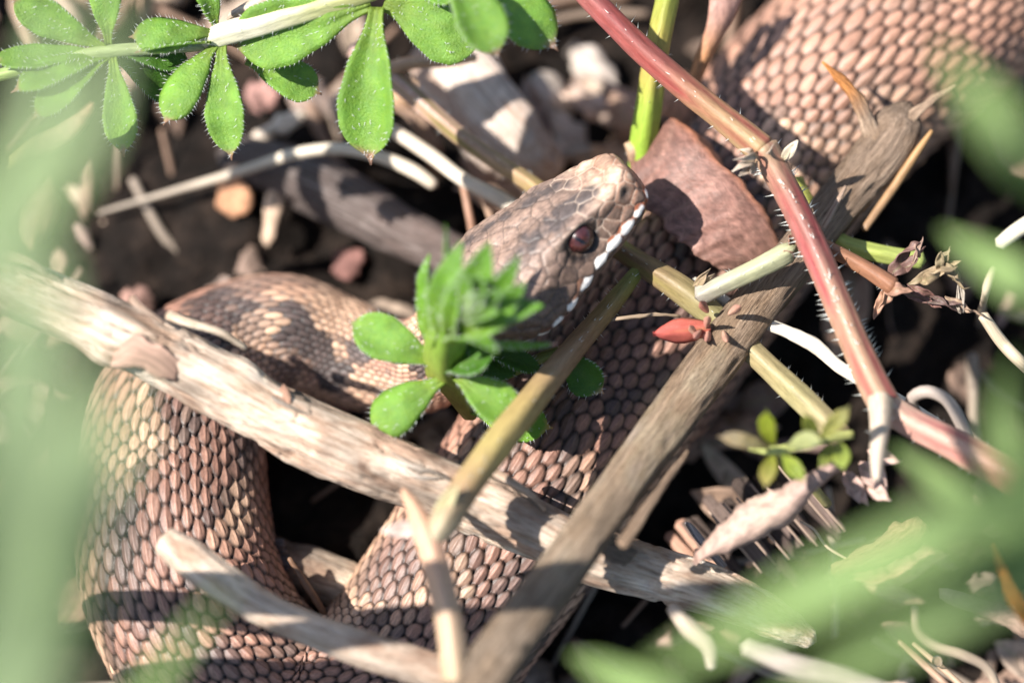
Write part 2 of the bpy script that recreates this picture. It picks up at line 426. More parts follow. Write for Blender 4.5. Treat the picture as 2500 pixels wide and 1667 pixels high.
def snake_body():
    path = np.array([list(P(a, b, w)) + [r * PXMM * (D - w) / D] for a, b, w, r in BODY])
    fine = spline(path, 3000); seg = np.concatenate([[0], np.cumsum(np.linalg.norm(np.diff(fine[:, :3], axis=0), axis=1))])
    rr = fine[:, 3]; yj = np.concatenate([[0], np.cumsum(np.diff(seg) / (2.62 * rr[1:] / 11.5))])   # scale rows counted along the body
    NY = int(yj[-1] * 12.5); yy = np.linspace(0, yj[-1], NY)
    C3 = bstack([np.interp(yy, yj, fine[:, k]) for k in range(3)], 1); r = np.interp(yy, yj, rr)
    S = np.interp(yy, yj, seg)
    T = unit(np.gradient(C3, axis=0)); up = np.broadcast_to(UPC + np.array([0, 0, .25]), T.shape)
    B = unit(np.cross(T, up)); N = np.cross(B, T)
    NR = 52
    ph = np.concatenate([np.linspace(-118, 118, 350), np.linspace(122, 238, 24)]) * math.pi / 180
    x = ph[None] / (2 * math.pi) * NR + 0 * yy[:, None]; y = yy[:, None] + 0 * ph[None]
    # slight irregularity of the rows
    q0 = bstack([x * .28, y * .35, 0 * x], -1)
    xw = x + .22 * vn(q0, 2) + .14 * vn(q0 * 3.1, 8); yw = y + .16 * vn(q0, 5) + .12 * vn(q0 * 2.9, 9)
    best = np.full(x.shape, -9.); bi = np.zeros(x.shape, int); bk = np.zeros(x.shape, int); ba = np.zeros(x.shape); bb = np.zeros(x.shape); be = np.ones(x.shape)
    for di in (-1, 0, 1, 2):
        i = np.floor(xw).astype(int) + di
        ys = yw - .5 * (i % 2); a = xw - i
        for dk in (-1, 0, 1):
            k = np.round(ys).astype(int) + dk; b = ys - k
            wd_ = np.interp(np.abs(xw), [4, 13], [.61, .76]) * (1 - .18 * np.clip(b, 0, 1) - .08 * np.clip(-b, 0, 1))
            e = np.abs(a / wd_) ** 2.0 + np.abs((b + .02) / .55) ** 2.0
            h = np.where(e < 1, .30 + .50 * b + .44 * np.sqrt(np.clip(1 - e, 0, 1)) + .20 * np.exp(-(a / .09) ** 2) * np.clip(1 - e, 0, 1), -9)
            m = h > best
            best = np.where(m, h, best); bi = np.where(m, i, bi); bk = np.where(m, k, bk); ba = np.where(m, a, ba); bb = np.where(m, b, bb); be = np.where(m, e, be)
    on = best > -5
    hgt = np.where(on, best, 0.0)
    belly = np.clip((np.abs(x) - 16.8) / .8, 0, 1)
    hgt = hgt * (1 - belly)
    pit = (2 * math.pi * r / NR)[:, None]
    # cross-section: slightly flattened with a soft ridge on the spine
    rad = r[:, None] * (1 + .035 * np.cos(2 * ph)[None] * -1 + .03 * np.exp(-(ph / .25) ** 2)[None])
    sag = .012 * r[:, None] * fbm(bstack([S[:, None] / 9 + 0 * x, np.cos(ph)[None] * 1.2 + 0 * x, np.sin(ph)[None] * 1.2 + 0 * x], -1), 6, 2)
    R = rad + sag + hgt * pit * .50 * (1 - belly)
    V = C3[:, None] + N[:, None] * (R * np.cos(ph))[..., None] + B[:, None] * (R * np.sin(ph))[..., None]
    # colour, one tone for each scale
    hsh = _val[_perm[(_perm[(bi + 2000) & 4095] + bk + 77) & 4095]]; hs2 = _val[_perm[(_perm[(bk + 900) & 4095] + bi * 3 + 401) & 4095]]
    yc = bk + .5 * (bi % 2); xc = bi.astype(float)
    per = 17.0; ph_ = (yc / per) % 1.0; tri = np.abs(ph_ * 2 - 1) * 2 - 1
    jit = .9 * (hsh - .5) + 1.5 * vn(bstack([xc * .38, yc * .5, 0 * xc], -1), 21)
    nk = sstep(46, 30, yc)
    d = (np.abs(xc - 5.6 * tri) - (4.4 - 2.0 * nk)) * .8 + jit * (1 + .7 * nk)
    tan = bstack([.33 + .22 * hsh, .205 + .155 * hsh, .135 + .11 * hsh], -1)
    red = bstack([.23 + .15 * hs2, .115 + .09 * hs2, .080 + .065 * hs2], -1)
    blk = np.array([.046, .034, .031]) * (1 + .9 * hsh[..., None])
    mixr = (np.clip(.45 + .9 * vn(bstack([xc * .17, yc * .22, 0 * xc], -1), 31) + .35 * (hs2 - .5), 0, 1))[..., None]
    base = tan * (1 - mixr) + red * mixr
    ins = sstep(.4, -.6, d)[..., None]; neck = nk[..., None]; base = base * (1 - ins) + ((red * .80 + .01) * (1 - neck) + blk * 1.3 * neck) * ins; base = base * (1 + .15 * neck * (1 - ins))
    edge = (.9 + .1 * neck) * np.exp(-((d + .1) / .75) ** 2)[..., None] * np.clip(.55 + .9 * hs2, 0, 1)[..., None]; base = base * (1 - edge) + blk * edge
    ph2 = ((yc + per / 2) / per) % 1.0; side = np.exp(-((np.abs(xc) - 13.2) / 2.0) ** 2 - ((ph_ % .5 - .25) / .10) ** 2)
    side = np.clip(side * 1.3 * (hs2 > .25), 0, .9)[..., None]; base = base * (1 - side) + blk * 1.4 * side
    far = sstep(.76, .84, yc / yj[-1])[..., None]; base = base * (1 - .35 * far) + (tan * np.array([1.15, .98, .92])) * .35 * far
    sm = (1 - .5 * far) * sstep(.18, .62, vn(bstack([xc * .23, yc * .3, 0 * xc + 4], -1), 44))[..., None] * .62; base = base * (1 - sm) + blk * 1.6 * sm
    rim = sstep(.30, .95, be)[..., None]; C = base * (1 - .78 * rim)
    C = C * (1 + .28 * np.exp(-(ba / .12) ** 2) * np.clip(1 - be, 0, 1))[..., None]
    skin = np.array([.012, .011, .014]); C = np.where(on[..., None], C, skin)
    bel = np.array([.20, .13, .10]) * (.7 + .3 * np.sign(np.sin(y * 6.28)))[..., None]
    C = C * (1 - belly[..., None]) + bel * belly[..., None]
    st = bstack([S[:, None] + 0 * x, R * np.cos(ph), R * np.sin(ph)], -1)
    return V, C, st

def snake_head():
    xs = np.concatenate([-(1 - np.cos(np.linspace(0, math.pi / 2, 60))) * 2.2, np.linspace(-2.26, -25, 200)])
    def tab(x, y): return np.interp(-xs, x, y)
    def smooth(v, k=9):
        w = np.hanning(k + 2)[1:-1]; w /= w.sum(); q = np.concatenate([np.full(k, v[0]), v, np.full(k, v[-1])]); return np.concatenate([v[:40], np.convolve(q, w, 'same')[k:-k][40:]])
    ha = smooth(tab([0, .03, .12, .35, .8, 1.4, 2.2, 4, 6, 8, 10, 13, 16, 19, 22, 25], [0, 1.0, 1.8, 2.5, 2.95, 3.2, 3.4, 3.75, 4.1, 4.5, 5.1, 6.3, 7.0, 6.4, 4.7, 2.6]))
    zt = smooth(tab([0, .03, .12, .35, .8, 1.4, 2.2, 4, 8, 12, 16, 20, 25], [0, .75, 1.3, 1.75, 2.05, 2.2, 2.35, 2.6, 3.2, 3.6, 3.9, 3.6, 2.0]))
    zb = smooth(tab([0, .03, .12, .35, .8, 1.4, 2.2, 4, 8, 14, 20, 25], [0, 1.0, 1.8, 2.4, 2.9, 3.2, 3.5, 3.9, 4.6, 5.0, 4.4, 2.6]))
    ph = np.linspace(0, 2 * math.pi, 320, endpoint=False)
    ex = np.interp(-xs, [0, 3, 12, 20, 25], [.86, .74, .80, .95, 1.])[:, None]
    c, s = np.cos(ph)[None], np.sin(ph)[None]
    y = ha[:, None] * np.sign(s) * np.abs(s) ** ex
    z = np.where(c > 0, zt[:, None], zb[:, None]) * np.sign(c) * np.abs(c) ** ex
    y = y * (1 + .20 * sstep(.8, -2.6, z) * np.interp(-xs, [0, 2, 10, 17, 22], [.6, 1, 1, .5, 0])[:, None])
    X = xs[:, None] + 0 * y
    Q = bstack([X, y, z], -1)
    def gauss(cx, cy, cz, rx, ry, rz):
        return np.exp(-((Q[..., 0] - cx) / rx) ** 2 - ((Q[..., 1] - cy) / ry) ** 2 - ((Q[..., 2] - cz) / rz) ** 2)
    off = np.zeros_like(Q); NR = unit(bstack([np.interp(-Q[..., 0], [0, 1.5, 3], [1.2, .25, 0]), y / np.maximum(ha[:, None], .3) ** 1.2, z / 3.0], -1))
    lip = lambda x: -2.05 + .085 * x
    for sg in (-1, 1):
        off += gauss(-7.4, sg * 3.9, 2.75, 2.7, 1.0, .8)[..., None] * np.array([0, sg * 1.25, .46])          # brow ridge
        off += gauss(-3.2, sg * 3.2, 1.9, 2.4, .7, .6)[..., None] * np.array([0, sg * .26, .22])           # canthus
        off += gauss(-8.0, sg * 4.55, .85, 1.75, 1.6, 1.35)[..., None] * np.array([0, -sg * 1.25, -.05])    # orbit
        off += gauss(-4.6, sg * 3.7, .6, 1.5, 1.2, .8)[..., None] * np.array([0, -sg * .30, 0])            # loreal hollow
        off += gauss(-1.75, sg * 2.75, .75, .62, .8, .55)[..., None] * np.array([-.1, -sg * .75, 0])       # nostril
        off += gauss(-1.3, sg * 2.4, 2.0, .9, .9, .5)[..., None] * np.array([.12, sg * .05, .18])
    off += gauss(-5, 0, 2.9, 3.2, 1.5, 1.0)[..., None] * np.array([0, 0, -.30])
    off += gauss(-14, 0, 3.9, 4.5, .9, 1.2)[..., None] * np.array([0, 0, -.35])
    lz = lip(X); g = np.exp(-((z - lz) / .16) ** 2); bul = np.exp(-((z - lz - .75) / .5) ** 2) * .16 + np.exp(-((z - lz + .7) / .5) ** 2) * .12
    amp = np.clip((X + 19) / 2, 0, 1)
    off += NR * ((bul - .34 * g) * amp)[..., None]
    Q = Q + off
    # scales: seeds strewn over the surface, plates larger on the snout and crown, a row of labials along the lip
    rs = np.random.RandomState(5); seeds, rad = [], []
    LAB = [-.35, -1.9, -3.7, -5.7, -7.9, -10.3, -12.6, -14.7, -16.6, -18.4]
    pts = Q.reshape(-1, 3); zz = z.reshape(-1); xx = X.reshape(-1); yy = y.reshape(-1)
    lab_id = []
    for sg in (-1, 1):
        for lx in LAB:
            for lo in (0, 1):
                tz = lip(lx) + (.85 if lo == 0 else -.8)
                m = np.where(np.sign(yy + 1e-9) == sg)[0]
                k = m[np.argmin((xx[m] - lx) ** 2 + (zz[m] - tz) ** 2)]
                seeds.append(pts[k]); rad.append(.2); lab_id.append((len(seeds) - 1, lo, sg, lx))
    big = [(-6.5, 0, 3), (-11.2, 1.6, 3.6), (-11.2, -1.6, 3.6), (-7.2, 3.9, 3.0), (-7.2, -3.9, 3.0), (-1.4, 1.3, 2.3), (-1.4, -1.3, 2.3), (-3.2, 2.3, 2.4), (-3.2, -2.3, 2.4),
           (-3.4, .6, 2.5), (-3.4, -.8, 2.5), (-1.8, 2.8, .8), (-1.8, -2.8, .8), (-.2, 0, .9), (-5.0, 3.0, 2.5), (-5, -3.0, 2.5)]
    for b_ in big: seeds.append(np.array(b_, float)); rad.append(1.0)
    for a_ in np.linspace(0, 2 * math.pi, 11, endpoint=False):
        for sg in (-1, 1): seeds.append(np.array([-8 + 2.35 * math.cos(a_), sg * 4.4, .85 + 1.85 * math.sin(a_)])); rad.append(.5)
    S0 = list(seeds)
    cand = pts[rs.randint(0, len(pts), 9000)]
    for cnd in cand:
        dmin = (1.28 if -cnd[0] < 12 else 1.15 + .0 * cnd[0]) * (.9 if cnd[2] < 2 else 1.05)
        A = np.array(S0); dd = np.linalg.norm(A - cnd, axis=1)
        ok = dd > np.maximum(dmin, np.where(np.arange(len(A)) < len(rad), np.array(rad + [0] * (len(A) - len(rad)))[:len(A)] * 1.5, dmin))
        if ok.all(): S0.append(cnd)
    S0 = np.array(S0)
    F1 = np.full(len(pts), 9.); F2 = np.full(len(pts), 9.); ID = np.zeros(len(pts), int)
    pj = pts + .12 * bstack([vn(pts * 1.3, k) for k in (1, 2, 3)], 1)
    for k, sd_ in enumerate(S0):
        wgt = np.array([.72, 1, 1.15]) if k < len(lab_id) else np.array([.86, 1., 1.])
        dd = np.sqrt((((pj - sd_) * wgt) ** 2).sum(1))
        if len(lab_id) <= k < len(lab_id) + len(big): dd = dd * .74
        m = dd < F1; F2 = np.where(m, F1, np.minimum(F2, dd)); F1 = np.where(m, dd, F1); ID = np.where(m, k, ID)
    gap = F2 - F1
    groove = np.exp(-(gap / .13) ** 2)
    nose = NR.reshape(-1, 3)
    dome = sstep(0, .7, gap)
    Qs = pts + nose * (((.12 - .07 * sstep(1.0, 2.6, zz)) * dome - .06 * groove) * np.clip(-xx / .6, .2, 1))[:, None]
    # colour
    h1 = _val[(ID * 37 + 11) & 4095]; h2 = _val[(ID * 91 + 5) & 4095]
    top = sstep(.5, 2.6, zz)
    C = np.array([.135, .088, .066]) * (.75 + .5 * h1)[:, None] * (1 - top)[:, None] + np.array([.235, .160, .125]) * (.85 + .3 * h1)[:, None] * top[:, None]  # sunlit crown over darker sides, painted into the base colour
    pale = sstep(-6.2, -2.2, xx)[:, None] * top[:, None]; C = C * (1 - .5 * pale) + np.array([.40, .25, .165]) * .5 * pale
    cream = (np.exp(-(F1 / .55) ** 2) * sstep(-6.0, -2.5, xx) * sstep(.8, 2., zz) * (h2 > .3))[:, None]; C = C * (1 - .75 * cream) + np.array([.75, .62, .47]) * .75 * cream
    rust = (np.exp(-(gap / .35) ** 2) * sstep(-7, -1., xx))[:, None] * .55; C = C * (1 - rust) + np.array([.30, .12, .06]) * rust
    # darker bands behind the brows and off-centre along the crown
    mk1 = 0
    for sg in (-1, 1):
        mk1 = mk1 + np.exp(-((yy - sg * (2.3 + .16 * (-xx - 9))) / .85) ** 2) * sstep(-20, -17, xx) * sstep(-4.2, -6, xx) * (zz > 0)
    mk1 = mk1 + np.exp(-((yy - 1.6) / .7) ** 2 - ((xx + 5.0) / 1.8) ** 2) * (zz > 1)
    mk1 = mk1 + .9 * np.exp(-((yy - .9 - .05 * (-xx - 5)) / 1.0) ** 2) * sstep(-15, -11, xx) * sstep(-3.2, -4.5, xx) * (zz > 1)
    mk1 = np.clip(mk1 * (.75 + .6 * fbm(pts / 1.1, 12, 3)), 0, .86)[:, None]; C = C * (1 - mk1) + np.array([.050, .044, .046]) * mk1
    C = C * (1 + .25 * fbm(pts / .45, 33, 3))[:, None]
    line = np.exp(-(gap / .085) ** 2)[:, None]; lc = np.where((xx > -7)[:, None], np.array([.42, .33, .26]), np.array([.055, .042, .036])); C = C * (1 - .85 * line) + lc * .85 * line
    for k, lo, sg, lx in lab_id:
        m = ID == k
        e = np.sqrt((((pts - S0[k]) * np.array([.62, 1, 1.25])) ** 2).sum(1)) + .10 * fbm(pts / .5, 70, 2)
        if lo == 0:
            sz = np.interp(-lx, [0, 2, 5, 9, 14, 19], [.50, .62, .86, .82, .62, .45])
            br = np.array([.26, .085, .040]) if lx > -7 else np.array([.15, .075, .048])
            C[m] = br; w_ = sstep(sz, sz - .20, e)[:, None]; w_ = w_ * m[:, None]; C = C * (1 - w_) + np.array([.86, .82, .76]) * w_
        else:
            C[m] = C[m] * .8 + np.array([.16, .09, .06]) * .2
    C *= (1 - .75 * np.exp(-((zz - lip(xx)) / .14) ** 2) * (xx > -18))[:, None]
    ring = np.exp(-((np.sqrt(((pts[:, 0] + 8)) ** 2 + ((pts[:, 2] - .85) * 1.2) ** 2) - 1.75) / .35) ** 2) * (np.abs(yy) > 3.0); C *= (1 - .85 * ring)[:, None]
    brow = np.exp(-((pts[:, 0] + 7.6) / 2.4) ** 2 - ((pts[:, 2] - 2.45) / .30) ** 2) * (np.abs(pts[:, 1]) > 3.9); C = C * (1 - .6 * brow[:, None]) + np.array([.46, .36, .28]) * .6 * brow[:, None]
    nos = np.exp(-((pts[:, 0] + 1.75) / .38) ** 2 - ((pts[:, 2] - .8) / .3) ** 2) * (np.abs(yy) > 1.8); C *= (1 - .9 * nos)[:, None]
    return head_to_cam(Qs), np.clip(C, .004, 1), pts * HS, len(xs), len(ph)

def build_snake():
    Vb, Cb, Sb = snake_body(); nb = Vb.shape[:2]; nB = nb[0] * nb[1]
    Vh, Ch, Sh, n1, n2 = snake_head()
    qb = gridq(*nb, True); qh = gridq(n1, n2, True, nB)
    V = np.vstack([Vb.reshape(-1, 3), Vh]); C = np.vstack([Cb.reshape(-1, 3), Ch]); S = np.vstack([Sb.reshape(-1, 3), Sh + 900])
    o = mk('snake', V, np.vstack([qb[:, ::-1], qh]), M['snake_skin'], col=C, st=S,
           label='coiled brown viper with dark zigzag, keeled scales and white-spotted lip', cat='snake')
    for sg in (1, -1):
        c = np.array([-8.0, sg * 3.35, .75]); n1, n2 = 40, 48
        th = np.linspace(0, math.pi, n1)[:, None]; ph = np.linspace(0, 2 * math.pi, n2, endpoint=False)[None]
        dl = bstack([np.sin(th) * np.cos(ph), np.cos(th) * sg + 0 * ph, np.sin(th) * np.sin(ph)], -1)
        ce, se = math.cos(.5), math.sin(.5); dr = bstack([dl[..., 0], sg * (dl[..., 1] * sg * ce - dl[..., 2] * se), dl[..., 1] * sg * se + dl[..., 2] * ce], -1)
        Q = c + dr * 1.55
        px_, pz_ = dl[..., 0], dl[..., 2]; ca, sa = math.cos(.35), math.sin(.35)
        a_, b_ = px_ * ca + pz_ * sa, -px_ * sa + pz_ * ca
        rr = np.sqrt(px_ ** 2 + pz_ ** 2)
        C = np.array([.05, .014, .012]) * (1 + .7 * fbm(dl * 9, 3, 3))[..., None]
        C = C * (1 - .6 * sstep(.55, .95, rr))[..., None]
        up = sstep(-.2, .5, pz_)[..., None]; C = C * (1 - .4 * up) + np.array([.06, .025, .035]) * .4 * up
        pup = sstep(1.0, .75, (np.abs(a_) / .13) ** 1.5 + (np.abs(b_) / .52) ** 2)[..., None] * (np.cos(th) > 0)[..., None]
        C = C * (1 - pup) + np.array([.004, .005, .008]) * pup
        mk('eye', head_to_cam(Q).reshape(-1, 3), gridq(n1, n2, True), M['snake_eye'], o, col=C.reshape(-1, 3))
    return o
build_snake()

# ------------------------------------------------------------------ sticks and dead stems
def knobbly(amp=.12, seed=0, along=.12, fine=.05, knots=()):
    def f(s, th, r, st):
        d = amp * r * fbm(st * np.array([along, .9, .9]) / np.maximum(r.mean(), .3), seed, 3) + fine * r * fbm(st * np.array([.06, 3.2, 3.2]), seed + 7, 3)
        c = fbm(st * np.array([.05, 1.7, 1.7]), seed + 13, 2); d = d - .16 * r * np.exp(-(c / .06) ** 2)
        for ks, kt, kr, kh in knots:
            dt = np.angle(np.exp(1j * (th - kt))); d = d + kh * np.exp(-((s - ks) / kr) ** 2 - (dt * r / kr) ** 2)
        return d
    return f
def mottled(amt=.35, seed=0, sc=4.0):
    def f(C, s, th, t, st): return np.clip(C * (1 + amt * fbm(st * np.array([.5, 1, 1]) / sc, seed, 3))[..., None], 0, 1.3)
    return f
PALE = ((1.05, 1.0, .95), (1.0, .93, .88), (1.1, 1.05, 1.0))

log_ = thing('weathered_stick', P(900, 1130, 0), 'long pale weathered stick with peeling bark lying across the snake coils', 'stick')
tube('wood', [(-160, 600, 9, 62), (0, 690, 9, 72), (180, 768, 9, 70), (350, 848, 8.5, 74), (500, 925, 8, 76), (640, 1000, 7.5, 72), (770, 1062, 7, 80), (900, 1118, 7, 78), (1050, 1178, 6.5, 72),
              (1200, 1240, 6, 74), (1330, 1302, 5.5, 70), (1460, 1360, 5, 72), (1600, 1400, 4.5, 66), (1760, 1452, 4, 60), (1900, 1520, 3.5, 48), (1980, 1560, 3, 26)],
     M['wood_pale'], log_, nseg=56, step=.35, hint=(.1, .3, 1), cols=PALE, disp=knobbly(.16, 4, .12, .07, ((24, 1.2, 2.2, .9), (40, -.9, 2.5, .8), (52, .5, 1.6, .6))), dcol=mottled(.5, 3, 3.0))
# loose bark and splinters along it
def splinter(parent, rows, r0, name='splinter', mat='wood_pale', cols=((.8, .72, .66),), **k):
    return tube(name, [(x, y, w, r0 * q) for (x, y, w), q in zip(rows, np.linspace(1, .35, len(rows)))], M[mat], parent, nseg=8, step=.5, cols=cols, flat=.5, disp=knobbly(.2, R_.randint(90)), **k)
splinter(log_, [(410, 770, 12), (470, 792, 13), (540, 812, 13.5), (600, 850, 12)], 13, cols=((1.1, 1.05, .95),))
splinter(log_, [(320, 728, 12), (345, 752, 12.5), (400, 790, 12)], 12, cols=((.7, .6, .55),))
splinter(log_, [(1180, 1140, 10), (1250, 1175, 10.5), (1300, 1210, 10.5), (1330, 1245, 9)], 14, cols=((.9, .8, .72),))
splinter(log_, [(20, 625, 12), (75, 640, 13), (120, 668, 12)], 16)
for k in range(7):
    x = R_.uniform(60, 1300); t_ = x / 1900; yy_ = 690 + x * .46
    splinter(log_, [(x, yy_ - 20 + R_.uniform(-30, 30), 12.4 - 4 * t_), (x + 50, yy_ + 5 + R_.uniform(-20, 20), 12.9 - 4 * t_), (x + 110, yy_ + 28, 12.2 - 4 * t_)], R_.uniform(6, 12), cols=((R_.uniform(.4, 1.0),) * 3,))
ribbon('bark_flake', [(290, 835, 12.2), (330, 820, 12.8), (395, 845, 12.8), (440, 880, 12.2)], [(270, 895, 11.5), (330, 895, 12.4), (380, 915, 12.4), (430, 930, 11.6)], M['bark'], log_, bulge=.4, rough=.2, nt=24, na=10,
       cols=((.5, .32, .25), (.42, .27, .2)), fray=.15)
ribbon('bark_flake', [(690, 940, 9.8), (705, 965, 10.6), (708, 1000, 11)], [(660, 985, 10), (680, 1010, 10.6), (690, 1045, 10.2)], M['bark'], log_, bulge=.3, rough=.2, nt=14, na=8, cols=((.3, .17, .12), (.42, .25, .17)), fray=.2)
ribbon('bark_flake', [(1420, 1275, 9.4), (1480, 1300, 9.6), (1560, 1345, 9)], [(1400, 1320, 9.0), (1460, 1350, 9.2), (1520, 1385, 8.6)], M['bark'], log_, bulge=.4, rough=.25, nt=18, na=8, cols=((.1, .075, .06), (.16, .12, .09)), fray=.2)

st_ = thing('dead_stalk', P(1240, 1680, 10), 'long straight grey-brown dead stalk forked at its tip, slanting over the snake', 'stalk')
tube('stalk', [(1090, 1760, 28, 58), (1200, 1615, 25, 60), (1330, 1440, 20, 62), (1470, 1250, 15, 62), (1600, 1075, 9, 60), (1720, 915, 4, 58), (1830, 770, 0, 60), (1950, 620, -4, 58), (2060, 480, -7, 62), (2150, 370, -9, 70), (2195, 300, -9, 62), (2215, 262, -9, 30)],
     M['wood_grey'], st_, nseg=40, step=.4, flat=.55, cols=((.95, .92, .86), (1.1, 1.05, .95), (1.25, 1.15, 1.0), (1.1, 1.0, .9), (.85, .78, .72)), disp=knobbly(.13, 21, .1, .06), dcol=mottled(.3, 8))
tube('prong', [(2150, 365, -9, 34), (2115, 285, -7.5, 20), (2085, 228, -6, 15), (2045, 187, -5.5, 11), (2008, 152, -5.5, 3)], M['wood_grey'], st_, nseg=16, disp=knobbly(.25, 8, .5), flat=.6, cols=((1.3, 1.2, 1.1), (2.0, 1.85, 1.7), (2.2, 1.2, .5), (2.2, 1.1, .4)))
tube('prong', [(2185, 345, -9, 34), (2225, 290, -8, 17), (2270, 248, -7.5, 10), (2335, 208, -7, 3)], M['wood_grey'], st_, nseg=16, disp=knobbly(.3, 9, .5), flat=.5, cols=((1.2, 1.1, 1.), (1.8, 1.6, 1.4)))
tube('prong', [(2110, 560, -7, 10), (2180, 460, -8, 12), (2240, 370, -8, 10), (2275, 320, -8, 5)], M['stem'], st_, nseg=10, cols=((.3, .18, .1), (.42, .24, .1)))
splinter(st_, [(2010, 560, -4), (2040, 500, -4), (2065, 455, -4.5)], 12, 'splinter', 'wood_pale', ((.7, .6, .55),))
splinter(st_, [(1520, 1330, 19), (1600, 1210, 14), (1680, 1100, 9)], 16, 'splinter', 'wood_grey', ((1.3, 1.15, 1.0),))

def stick(name, rows, label, mat='wood_pale', cat='twig', group=None, cols=((1, .95, .9),), nseg=20, **k):
    return tube(name, rows, M[mat], None, nseg=nseg, cols=cols, label=label, cat=cat, group=group, **k)
stick('bleached_twig', [(400, 1318, 13, 34), (450, 1352, 13.5, 43), (530, 1412, 14, 45), (640, 1482, 14.5, 44), (760, 1536, 15, 44), (880, 1580, 16, 48), (1010, 1622, 17, 46), (1150, 1665, 18, 42), (1300, 1720, 18, 36)],
      'smooth bleached twig with a blunt end crossing the lower coil', nseg=32, disp=knobbly(.10, 31, .1, .03), cols=((1.15, 1.1, 1.05), (1.1, 1.05, 1.0), (.8, .74, .7), (.85, .78, .72)), cap=.35)
br_ = thing('broken_branch', P(800, 1420, -12), 'short broken branch end with hollow dark tip between the coils', 'branch')
tube('wood', [(640, 1345, -13, 46), (700, 1372, -12, 52), (780, 1402, -12, 58), (880, 1440, -12, 60), (980, 1480, -13, 60), (1080, 1525, -14, 58)], M['wood_pale'], br_, nseg=36, step=.35, cols=((.45, .42, .42), (.95, .9, .82), (1.1, 1.05, .95)), disp=knobbly(.22, 41, .2, .08), dcol=mottled(.5, 5))
for k in range(5):
    a = R_.uniform(-35, 35); splinter(br_, [(700 + a * .3, 1360 + a, -9 + R_.uniform(-2, 1)), (660 + a * .3, 1350 + a, -9.5), (620 + R_.uniform(-20, 30), 1335 + a, -11)], R_.uniform(9, 15), 'splinter', 'wood_dark', ((1.2, 1.15, 1.15),))
stick('brown_thorn', [(706, 1362, -3, 6), (740, 1415, -4, 9), (775, 1470, -6, 9), (806, 1520, -8, 7)], 'thin straight brown thorn leaning on the broken branch', 'stem', cols=((.18, .1, .06), (.26, .15, .09)), nseg=8)
stick('dark_branch', [(560, 380, -31, 60), (700, 425, -29, 76), (840, 490, -27, 78), (960, 555, -25, 72), (1080, 610, -24, 66), (1220, 690, -24, 60)], 'dark grey branch lying in the hollow behind the snake head', 'wood_dark', 'branch', cols=((1., .97, .95), (1.5, 1.4, 1.35), (2.2, 2.0, 1.9)), nseg=28, disp=knobbly(.15, 51))  # colour brightens along the branch, painting in its sunlit end
stick('grey_wood_chunk', [(1060, 110, -30, 70), (1130, 185, -27, 92), (1210, 275, -25, 96), (1290, 365, -25, 84), (1345, 425, -26, 44)], 'chunky bleached grey wood fragment behind the pink stem', 'wood_pale', 'wood chip', cols=((.95, .93, .95), (1.15, 1.12, 1.15), (.8, .78, .8)), nseg=32, disp=knobbly(.3, 61, .3, .1), flat=.7)
stick('pale_straw', [(240, 520, -30, 5), (430, 465, -28, 9), (590, 418, -25, 13), (720, 376, -22, 15), (830, 364, -21, 15), (930, 384, -20, 16), (1010, 418, -19, 18), (1060, 452, -19, 15)], 'thin pale straw arching above the dark branch', 'straw', 'straw', cols=((.34, .28, .22), (.5, .42, .33), (.72, .63, .5), (.66, .56, .44)), nseg=10)
stick('pale_straw', [(880, 280, -18, 15), (960, 320, -17, 18), (1050, 378, -16, 19), (1130, 438, -15, 18), (1210, 480, -15, 19), (1300, 530, -16, 17)], 'thick pale straw running behind the snake head', 'straw', 'straw', cols=((.55, .45, .35), (.72, .62, .5), (.78, .7, .58)), nseg=12)
stick('brown_stalk', [(1128, 440, -18, 9), (1145, 520, -17, 10), (1160, 600, -18, 10), (1172, 680, -20, 9)], 'thin reddish-brown stalk beside the snake head, the longer one', 'stem', 'stalk', cols=((.36, .2, .13), (.4, .23, .16)), nseg=8)
stick('brown_stalk', [(1172, 455, -17, 9), (1195, 520, -17, 10), (1220, 590, -19, 9)], 'short tan stalk touching the snake head', 'stem', 'stalk', cols=((.42, .27, .18), (.45, .3, .22)), nseg=8)
stick('white_straw', [(1690, 690, -3, 15), (1760, 730, -2, 15), (1830, 772, -1, 15), (1900, 802, 0, 17), (1980, 838, 1, 19), (2050, 895, 1.5, 17), (2120, 935, 2, 17), (2200, 980, 2, 16), (2290, 1035, 1, 13)], 'bright white straw passing under the red stem', 'straw', 'straw', cols=((.5, .46, .38), (.6, .55, .46), (.78, .70, .58), (.8, .73, .62), (.74, .66, .55)), nseg=12, disp=knobbly(.15, 19, .3))
stick('looped_tendril', [(2235, 1010, 6, 14), (2225, 975, 7, 15), (2260, 955, 8, 17), (2310, 975, 8, 18), (2345, 1030, 8, 18), (2370, 1090, 7, 15)], 'dry looped grey tendril beyond the red stem', 'straw', 'tendril', cols=((.34, .28, .24), (.45, .38, .33)), nseg=10, disp=knobbly(.2, 12))
stick('knobbly_twig', [(2040, 1395, 2, 22), (2110, 1362, 3, 27), (2180, 1330, 4, 32), (2225, 1300, 5, 38), (2235, 1275, 5, 30)], 'knobbly tan twig end in the green grass', 'wood_grey', cols=((1.4, 1.3, 1.0), (1.7, 1.5, 1.1)), nseg=20, disp=knobbly(.3, 71, .8))
stick('dry_straw', [(2195, 1565, 4, 7), (2260, 1625, 4, 9), (2330, 1690, 4, 9), (2420, 1780, -16, 9)], 'dry brown straw carrying the dewdrop', 'straw', 'straw', cols=((.4, .26, .18), (.5, .34, .24)), nseg=8)
stick('dry_straw', [(2230, 1570, 3, 6), (2300, 1630, 3.5, 8), (2370, 1695, 3.5, 8), (2460, 1790, -16, 8)], 'dry straw parallel to the dewdrop straw', 'straw', 'straw', cols=((.45, .32, .22), (.5, .36, .26)), nseg=8)
